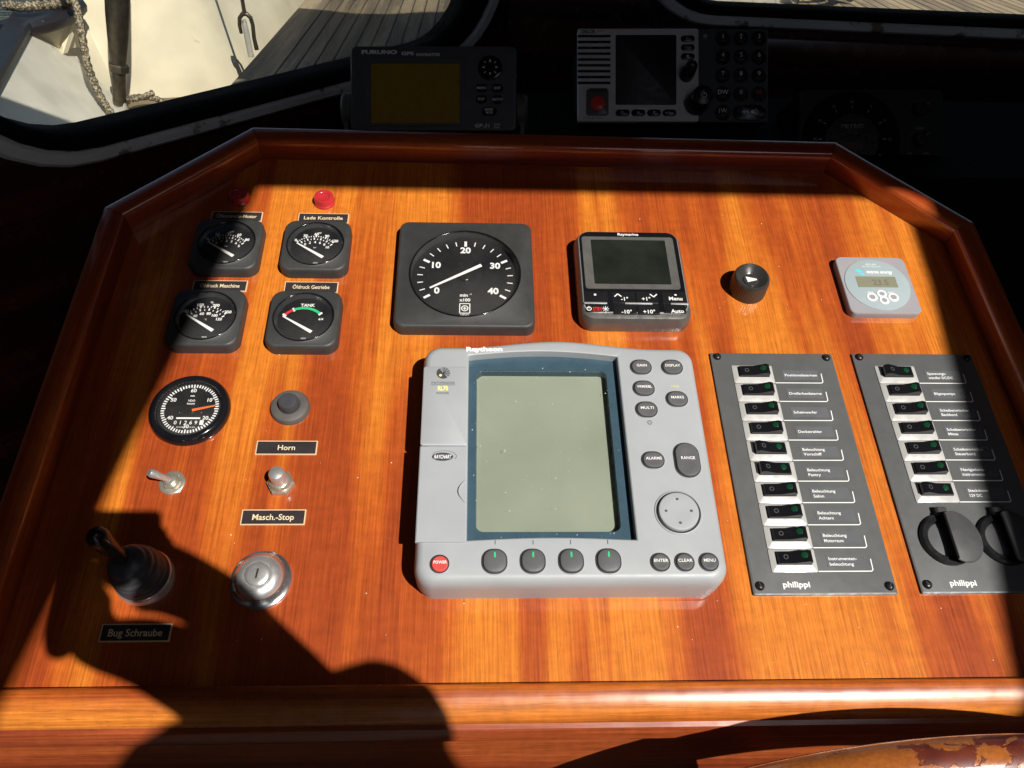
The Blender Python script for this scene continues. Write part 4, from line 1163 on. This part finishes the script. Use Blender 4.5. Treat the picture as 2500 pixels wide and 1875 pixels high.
switch_panel(341.4, 44.2, "right grey switch panel with seven rocker switches and two capped sockets",
             ["Spannungs", "Bilgenpumpe", "Scheibenwischer/Backbord", "Scheibenwischer/Mitte", "Scheibenwischer/Steuerbord", "Navigations-/instrumente", "Steckdosen/12V DC"], (0, 6), True)

# dust on the varnish
m = MB()
for k in range(150):
    x_, y_ = random.uniform(-200, 460), random.uniform(-235, 250)
    r_ = random.choice((.25, .3, .35, .5))
    m.flat([(x_ + r_ * math.cos(a_) * random.uniform(.6, 1.3), y_ + r_ * math.sin(a_) * random.uniform(.6, 1.3)) for a_ in (0, 1.2, 2.5, 3.8, 5.0)], .25)
d_ = build("dust", m, DUST)
d_.matrix_world = PANEL.copy()
d_["kind"] = "stuff"

# ------------------------------------------------------------------ instruments behind the console
def facing(x, y, z, pitch, yaw=-3.1, roll=-1.0):
    """Stands at x, y, z with its face leaning back by pitch degrees from vertical."""
    return Matrix.Translation((x, y, z)) @ rot3(rad(90 - pitch), 0, 0) @ Matrix.Rotation(rad(yaw), 4, 'Y') @ Matrix.Rotation(rad(roll), 4, 'Z')
FACE = CAM_ROT.to_3x3().to_4x4()
def at_face(x, y, z):
    return Matrix.Translation((x, y, z)) @ FACE

# GPS navigator on its bracket: origin at the lower left corner of its face
GP = Matrix.Translation((-0.1423, 0.3505, 0.1110)) @ FACE
t = thing("gps_navigator", "dark grey GPS navigator with amber screen behind the console's back rail", "GPS navigator", GP)
gw, gh = 187, 96
cx_, cy_ = gw / 2, gh / 2
build("case", MB().loft([rr(gw - 14, gh - 14, 6, -62, cx_, cy_), rr(gw - 8, gh - 8, 8, -40, cx_, cy_), rr(gw, gh, 7, -12, cx_, cy_), rr(gw, gh, 7, -2.5, cx_, cy_), rr(gw - 1.4, gh - 1.4, 6.6, -.6, cx_, cy_), rr(gw - 4, gh - 4, 6, 0, cx_, cy_)]), GPS_CASE, t)
sb = build("screen_bezel", MB().loft([rr(110, 76, 2, -.2, 72, 42.4), rr(109, 75, 2, .5, 72, 42.4), rr(101.4, 68.6, 1, .5, 73.2, 42.2), rr(100.6, 67.8, 1, -.4, 73.2, 42.2)], False, True), GPS_CASE, t)
build("screen", MB().flat(rect(23.4, 123, 8.6, 75.6), .05), LCD_AMBER, sb)
build("key_panel", MB().loft([rr(52, 84, 3, -.2, 157.4, 45), rr(51, 83, 3, .6, 157.4, 45)]), GPS_CASE, t)
dp = build("direction_pad", MB().lathe([(13.8, .4), (13.6, 2.4), (12, 3.2), (4, 2.8)], 157.4, 70.4, 36), BLACK_GLOSS, t)
w = MB()
for k in range(4):
    a_ = k * math.pi / 2
    w.flat([(157.4 + 9.4 * math.cos(a_), 70.4 + 9.4 * math.sin(a_)), (157.4 + 6.2 * math.cos(a_ + .22), 70.4 + 6.2 * math.sin(a_ + .22)), (157.4 + 6.2 * math.cos(a_ - .22), 70.4 + 6.2 * math.sin(a_ - .22))], 3.4)
    b_ = a_ + math.pi / 4
    w.bar(157.4 + 6.6 * math.cos(b_), 70.4 + 6.6 * math.sin(b_), 157.4 + 9.4 * math.cos(b_), 70.4 + 9.4 * math.sin(b_), .8, .8, 3.4)
build("pad_print", w, WHITE_INK, dp)
for s, x_, y_, w_ in (("MENU", 147.8, 47.6, 13), ("ENT", 165.6, 47.4, 13), ("DISP", 147.6, 35, 13), ("GOTO", 165.6, 34.8, 13), ("MARK/MOB", 156.6, 21.6, 17)):
    k_ = build("key", MB().loft([rr(w_, 9.4, 4.4, .5, x_, y_), rr(w_, 9.4, 4.4, 1.6, x_, y_), rr(w_ - 1.4, 8, 3.8, 2.2, x_, y_)]), BLACK, t)
    q = MB()
    for i_, ln in enumerate(s.split("/")):
        q.text(ln, x_, y_ + (0 if "/" not in s else 1.7 - 3.4 * i_), 2.35, 2.8 if "/" not in s else 2.5, bold=.02)
    build("key_print", q, GREY_PRINT, k_)
w = MB().text("FURUNO", 32.6, 88.6, .3, 4.2, width=40, bold=.05).text("GPS", 64.4, 87.0, .3, 3.8, width=14, bold=.04).text("NAVIGATOR", 87.6, 85.8, .3, 3.2, width=27, bold=.03)
w.text("GP-31", 148, 5.6, .8, 4.0, width=16, slant=.25, bold=.02).text("DIM", 165.2, 6.8, .8, 2.4, width=6.4).text("PWR", 165.2, 3.6, .8, 2.4, width=6.4)
build("case_print", w, GREY_PRINT, t)
for x_, y_, sgn in ((-5.6, 30, -1), (gw + 5.6, 28, 1)):
    build("clamp_knob", MB().loft([[(x_ + sgn * d, p[1] * k_ + y_, p[0] * k_ - 22) for p in ((q[0], q[1]) for q in circ(20, 0, 0, 0, 28))] for d, k_ in ((-6, .8), (-5, 1), (4, 1), (7, .85))]), GPS_BRACKET, t)
br = MB()
br.loft([[(x_, y_, z_) for x_, y_ in ((-9, 30), (-4.5, 30), (-4.5, -4), (-9, -6))] for z_ in (-36, -10)])
br.loft([[(x_, y_, z_) for x_, y_ in ((gw + 4.5, 30), (gw + 9, 30), (gw + 9, -8), (gw + 4.5, -6))] for z_ in (-36, -10)])
br.loft([[(x_, y_, z_) for x_, y_ in ((-9, -6), (gw + 9, -8), (gw + 9, -4), (-9, -2))] for z_ in (-36, -8)])
build("bracket", br, GPS_BRACKET, t, sharp=25)

# VHF radio: origin at the lower left corner of its face
VH = Matrix.Translation((0.1272, 0.4570, 0.0925)) @ FACE
t = thing("vhf_radio", "VHF radio with silver face and charcoal number keypad below the right window", "radio", VH)
vw, vh = 240, 117.5
sx, zk = 151.6, .1402
X = lambda zx: (zx - 215) * zk
Y = lambda zy: (1115 - zy) * zk
build("case", MB().box(2, vw - 2, 1, vh - 1, -110, -6, 2), BLACK_PAINT, t)
build("keypad_face", MB().loft([rr(vw - sx + 4, vh, 3, -7, (sx + vw) / 2 - 2, vh / 2 - .6), rr(vw - sx + 4, vh, 3, -1.2, (sx + vw) / 2 - 2, vh / 2 - .6), rr(vw - sx + 2.6, vh - 1.6, 2.6, -.4, (sx + vw) / 2 - 2, vh / 2 - .6)]), VHF_DARK, t)
sf = build("silver_face", MB().loft([rr(sx + 1, vh, 3, -7, sx / 2, vh / 2), rr(sx + 1, vh, 3, 0, sx / 2, vh / 2), rr(sx - .6, vh - 1.6, 2.4, .9, sx / 2, vh / 2)]), VHF_SILVER, t)
for k in range(9):
    y_ = Y(347 + 52.5 * k)
    build("grille_slot", MB().box(X(205) + 1, X(507), y_ - 1.6, y_ + 1.6, .5, 1.05), BLACK, sf)
build("screen", MB().loft([rr(X(1100) - X(552), Y(335) - Y(965), 2, .8, X(826), Y(650)), rr(X(1098) - X(554), Y(337) - Y(963), 2, 1.1, X(826), Y(650))]), DIAL, sf)
for zx, zy, s in ((1201, 372, "Ch/"), (1201, 452, "Menu"), (1201, 532, "●"), (616, 1038, "OK"), (757, 1038, "▲"), (898, 1038, "▼"), (1038, 1038, "◀Menu")):
    k_ = build("oval_key", MB().loft([rr(17.4, 8.2, 4, .7, X(zx), Y(zy)), rr(17.4, 8.2, 4, 2.0, X(zx), Y(zy)), rr(15.8, 6.6, 3.3, 2.6, X(zx), Y(zy))]), BLACK, t)
    q = MB()
    if s == "▲":
        q.flat([(X(zx) - 1.6, Y(zy) - .6), (X(zx) + 1.6, Y(zy) - .6), (X(zx), Y(zy) + 1.8)], 2.75)
    elif s == "▼":
        q.flat([(X(zx) - 1.6, Y(zy) + 1.6), (X(zx), Y(zy) - .8), (X(zx) + 1.6, Y(zy) + 1.6)], 2.75)
    elif s == "●":
        q.flat([(p[0], p[1]) for p in circ(1.5, 0, X(zx), Y(zy), 12)], 2.75)
    elif s[0] == "◀":
        q.flat([(X(zx) - 6, Y(zy)), (X(zx) - 4, Y(zy) - 1.3), (X(zx) - 4, Y(zy) + 1.3)], 2.75).text("Menu", X(zx) + 1, Y(zy), 2.75, 2.4)
    else:
        q.text(s, X(zx), Y(zy) + .4, 2.75, 2.4)
    build("key_print", q, GREY_PRINT, k_)
dc = build("distress_cover", MB().loft([rr(27.5, 33, 3, .7, X(390), Y(945)), rr(27.5, 33, 3, 3.4, X(390), Y(945)), rr(25, 30.5, 2.4, 4.2, X(390), Y(945))]), plain("distress_surround", (0.13, 0.125, 0.115), 0.4), t)
build("cover_hinge", MB().box(X(315), X(475), Y(852), Y(825), 3, 6, .8), VHF_DARK, dc)
build("distress_button", MB().lathe([(9.2, 3.8), (9.0, 5.6), (8, 6.2), (2, 6.3)], X(390), Y(962), 32), DISTRESS_RED, dc)
build("distress_print", MB().text("Distress", X(390), Y(960), 6.5, 2.2, width=12), RED_FAINT, dc)
for zx, zy, dx, dy, r_, s in ((1190, 700, 3.2, 6.5, 9.0, "Sq"), (1280, 955, 5.6, 5.6, 15.0, "")):
    k_ = build("dial_knob", MB().loft([circ(r_, .7, X(zx), Y(zy), 40), circ(r_, 5, X(zx), Y(zy), 40), circ(r_ * .92, 14, X(zx) + dx * .3, Y(zy) + dy * .3, 40), circ(r_ * .84, 22, X(zx) + dx * .6, Y(zy) + dy * .6, 40), circ(r_ * .74, 23, X(zx) + dx * .6, Y(zy) + dy * .6, 40)]), BLACK, t)
    q = MB()
    gx_, gy_ = X(zx) + dx * .6, Y(zy) + dy * .6
    if s:
        q.text(s, gx_ + 1, gy_ + 1, 23.2, 2.6)
    else:
        q.loft([circ(3.2, 23.2, gx_ + 1.4, gy_, 20), circ(2.5, 23.2, gx_ + 1.4, gy_, 20)], False, False).bar(gx_ + 1.4, gy_ + .2, gx_ + 1.4, gy_ + 2.6, .6, .6, 23.2)
        for k in range(6):
            q.flat([(p[0], p[1]) for p in circ(.5, 0, gx_ + 1.4 + 5.2 * math.cos(rad(100 + 32 * k)), gy_ + 5.2 * math.sin(rad(100 + 32 * k)), 8)], 23.2)
    build("knob_mark", q, GREY_PRINT, k_)
for r_i, row in enumerate((("1", "2", "3"), ("4", "5", "6"), ("7", "8", "9"), ("DW", "0", "16"), ("1W",))):
    for c_i, s in enumerate(row):
        kx, ky = X(1518 + 162 * c_i), Y(365 + 167 * r_i)
        k_ = build("number_key", MB().lathe([(9.6, -.6), (9.6, .8), (8.6, 1.6), (2, 1.5)], kx, ky, 32), BLACK, t)
        build("key_print", MB().text(s, kx, ky + 2.4, 1.75, 5.4, bold=.01), RED_FAINT if s == "16" else GREY_PRINT, k_)
        sub = {"1": ".,#", "2": "abc", "3": "def", "4": "ghi", "5": "jkl", "6": "mno", "7": "Pqrs", "8": "tuv", "9": "wxyz", "DW": "Del", "0": "_", "1W": "sub"}.get(s)
        if sub:
            build("small_print", MB().text(sub, kx, ky - 3.6, 1.75, 2.0, width=min(6, 1.8 * len(sub))), GREY_DIM, k_)
k_ = build("speaker_key", MB().loft([rr(41, 19.4, 9.4, -.6, X(1757), Y(1035)), rr(41, 19.4, 9.4, .8, X(1757), Y(1035)), rr(39, 17.4, 8.6, 1.6, X(1757), Y(1035))]), BLACK, t)
q = MB()
for d in (0, 4):
    q.flat([(X(1688) + d, Y(1028)), (X(1688) + d + 4, Y(1028) - 2.4), (X(1688) + d + 4, Y(1028) + 2.4)], 1.75)
q.flat([(X(1765), Y(1028) - 1.4), (X(1765) + 1.8, Y(1028) - 1.4), (X(1765) + 4, Y(1028) - 3.4), (X(1765) + 4, Y(1028) + 3.4), (X(1765) + 1.8, Y(1028) + 1.4), (X(1765), Y(1028) + 1.4)], 1.75)
for k in (1, 2, 3):
    q.loft([[(X(1785) + r_ * math.cos(rad(-50 + 20 * i)), Y(1028) + r_ * math.sin(rad(-50 + 20 * i)), 1.75) for r_ in (1.8 * k, 1.8 * k + .6)] for i in range(6)], False, False, close=False)
build("key_print", q, GREY_PRINT, k_)
w = MB().text("SAILOR", X(310), Y(305), 1.05, 4.6, width=17, bold=.03).text("RT6222 VHF", X(425), Y(300), 1.05, 1.6, width=10).text("Thrane & Thrane", X(345), Y(1080), 1.05, 2.2, width=24)
build("face_print", w, DARK_INK, t)
w = MB()
w.flat([(p[0], p[1]) for p in circ(2.7, 0, X(1360), Y(342), 18)], -.2).text("WHEELMARK", X(1360), Y(376), -.2, 1.2, width=7)
build("approval_mark", w, GREY_DIM, t)

# depth sounder
k15 = .152
DS = at_face(0.4565, 0.4025, 0.0935)
t = thing("depth_sounder", "black depth sounder with a round METRES dial at the right behind the console", "depth sounder", DS)
build("case", MB().box(-61, 113, -70, 62, -90, -4, 2), BLACK_PAINT, t)
build("face", MB().loft([rr(174, 132, 5, -5, 26, -4), rr(174, 132, 5, 0, 26, -4), rr(172, 130, 4.4, .8, 26, -4)]), plain("sounder_face", (0.026, 0.028, 0.027), 0.6), t)
dl = build("dial_ring", MB().lathe([(60, .6), (59, 5), (56, 6), (47, 5.4), (45, 3)], 0, 0, 64), BLACK_PAINT, t)
build("dial_disc", MB().lathe([(33, 5.6), (32, 6.6)], 0, -2, 48), BLACK, dl)
w = MB().text("METRES", 0, 15.6, 6.9, 5.2, width=27)
for k in range(12):
    a_ = rad(90 - 30 * k)
    w.bar(37 * math.cos(a_), 37 * math.sin(a_), 41 * math.cos(a_), 41 * math.sin(a_), 1.2, 1.2, 6.3)
    w.text(str(k * 5 if k else 60), 45.4 * math.cos(a_), 45.4 * math.sin(a_), 6.4, 3.4)
build("dial_print", w, GREY_DIM, dl)
build("red_window", MB().box(-14, 12, -12, -4, 6.4, 7.0), plain("red_brown_window", (0.05, 0.008, 0.004), 0.4), dl)
for y_, s in ((37, ""), (0, "GAIN"), (-38, "ALARM")):
    k_ = build("control_knob", MB().lathe([(9, .6), (8.6, 10), (7.6, 11), (2, 11.2)], 84, y_, 28), BLACK, t)
    q = MB().bar(88, y_ + 3.6, 92, y_ + 7, .8, .8, 11.3)
    for i_ in range(6):
        a_ = rad(150 - 24 * i_)
        q.bar(84 + 11 * math.cos(a_), y_ + 11 * math.sin(a_), 84 + 13 * math.cos(a_), y_ + 13 * math.sin(a_), .6, .6, 1.0)
    if s:
        q.text(s, 84, y_ + 15, 1.0, 3.2).text("MIN", 72.6, y_ - 16, 1.0, 2.2).text("MAX", 93, y_ - 16, 1.0, 2.2)
    build("knob_print", q, GREY_DIM, k_)

# ------------------------------------------------------------------ steering wheel in front of the apron
WX, WZ, WR = 0.3264, -0.4243, 0.383
t = thing("steering_wheel", "wooden ship's steering wheel with peeling varnish at the lower right", "steering wheel", Matrix.Translation((WX, -0.3145, WZ)) @ Matrix.Rotation(rad(90), 4, 'X'))
m = MB()
rings = []
for k in range(120):
    a_ = 2 * math.pi * k / 120
    rings.append([((WR + 0.0172 * math.cos(b)) * math.cos(a_), (WR + 0.0172 * math.cos(b)) * math.sin(a_), 0.0165 * math.sin(b)) for b in (2 * math.pi * j / 18 for j in range(18))])
rings.append(rings[0])
m.loft(rings, False, False)
build("rim", m, W_WHEEL, t, scale=1)
build("hub", MB().lathe([(0.055, -0.03), (0.06, -0.02), (0.06, 0.02), (0.045, 0.035), (0.02, 0.04)], 0, 0, 32), W_APRON, t, scale=1)
for k in range(6):
    a_ = rad(112.5 + 60 * k)
    c_, s_ = math.cos(a_), math.sin(a_)
    pr_ = [(0.05, 0.011), (0.11, 0.014), (0.16, 0.010), (0.20, 0.015), (0.31, 0.012), (0.345, 0.017), (0.368, 0.0185)]
    build("spoke", MB().tube([(c_ * d, s_ * d, 0) for d, _ in pr_], [r_ for _, r_ in pr_], 14), W_WHEEL, t, scale=1)

# ------------------------------------------------------------------ the photographer, out of frame, whose shadow falls across the console
cc = thing("compact_camera", "small dark compact camera held by the photographer above the console", "camera", Matrix.Translation(CAM_POS) @ CAM_ROT)
build("camera_body", MB().box(-44, 27, 3, 40, 22, 44, 5), BLACK, cc)
build("lens_barrel", MB().lathe([(16, 40), (16, 14), (15, 12), (13, 12.5)], 0, 0, 32, True, False), BLACK, cc)
def person():
    me = bpy.data.meshes.new("person")
    J, E_ = [], []
    def add(p, r, parent=None):
        J.append((p, r))
        if parent is not None:
            E_.append((parent, len(J) - 1))
        return len(J) - 1
    pel = add((0.26, -1.16, -0.10), 0.15)
    wa = add((0.255, -1.13, 0.08), 0.135, pel)
    ch = add((0.25, -1.07, 0.32), 0.15, wa)
    nk = add((0.27, -1.04, 0.50), 0.058, ch)
    hd = add((0.285, -1.045, 0.60), 0.082, nk)
    ht = add((0.285, -1.05, 0.67), 0.076, hd)
    right = [((0.385, -0.96, 0.48), 0.058), ((0.272, -0.822, 0.456), 0.041), ((0.224, -0.726, 0.439), 0.038), ((0.182, -0.733, 0.422), 0.033), ((0.123, -0.685, 0.422), 0.036), ((0.072, -0.622, 0.429), 0.024), ((0.03, -0.609, 0.43), 0.025)]
    left = [((0.12, -1.02, 0.47), 0.058), ((0.162, -0.743, 0.413), 0.037), ((0.088, -0.679, 0.401), 0.031), ((0.026, -0.64, 0.394), 0.026), ((-0.019, -0.622, 0.382), 0.019), ((-0.052, -0.59, 0.386), 0.025)]
    tips = {0: [(0.004, -0.562, 0.43), (0.011, -0.558, 0.432), (0.02, -0.565, 0.429), (0.028, -0.574, 0.425)], 1: [(-0.062, -0.559, 0.398), (-0.054, -0.558, 0.399), (-0.045, -0.558, 0.398), (-0.037, -0.562, 0.397)]}
    thumbs = [(0.011, -0.613, 0.409), (-0.05, -0.626, 0.371)]
    for side, pts in enumerate((right, left)):
        prev = ch
        for p, r in pts:
            prev = add(p, r, prev)
        hand = Vector(pts[-1][0])
        for tip in tips[side]:
            tip = Vector(tip)
            f1 = add(tuple(hand.lerp(tip, 0.55) + Vector((0, 0.004, 0.004))), 0.0095, prev)
            add(tuple(tip), 0.0085, f1)
        th = add(tuple(hand.lerp(Vector(thumbs[side]), 0.6)), 0.012, prev)
        add(thumbs[side], 0.0095, th)
    for sx_ in (-1, 1):
        hip = add((0.26 + sx_ * 0.10, -1.17, -0.18), 0.092, pel)
        kn = add((0.26 + sx_ * 0.11, -1.13, -0.55), 0.062, hip)
        an = add((0.26 + sx_ * 0.12, -1.18, -0.92), 0.042, kn)
        add((0.26 + sx_ * 0.13, -1.03, -0.965), 0.036, an)
    me.from_pydata([p for p, r in J], E_, [])
    o = bpy.data.objects.new("person", me)
    COL.objects.link(o)
    sk = o.modifiers.new("skin", 'SKIN')
    o.modifiers.new("sub", 'SUBSURF').levels = 1
    o.modifiers["sub"].render_levels = 2
    for i, (p, r) in enumerate(J):
        v = me.skin_vertices[0].data[i]
        v.radius = (r, r)
        v.use_root = (i == 0)
    me.materials.append(JACKET)
    tag(o, "photographer in dark blue clothes leaning over the console with a camera", "person")
    hb = MB().lathe([(0.086, 0.60), (0.093, 0.64), (0.091, 0.69), (0.07, 0.725), (0.03, 0.742)], 0.285, -1.055, 24)
    build("hair", hb, HAIR, o, scale=1)
person()
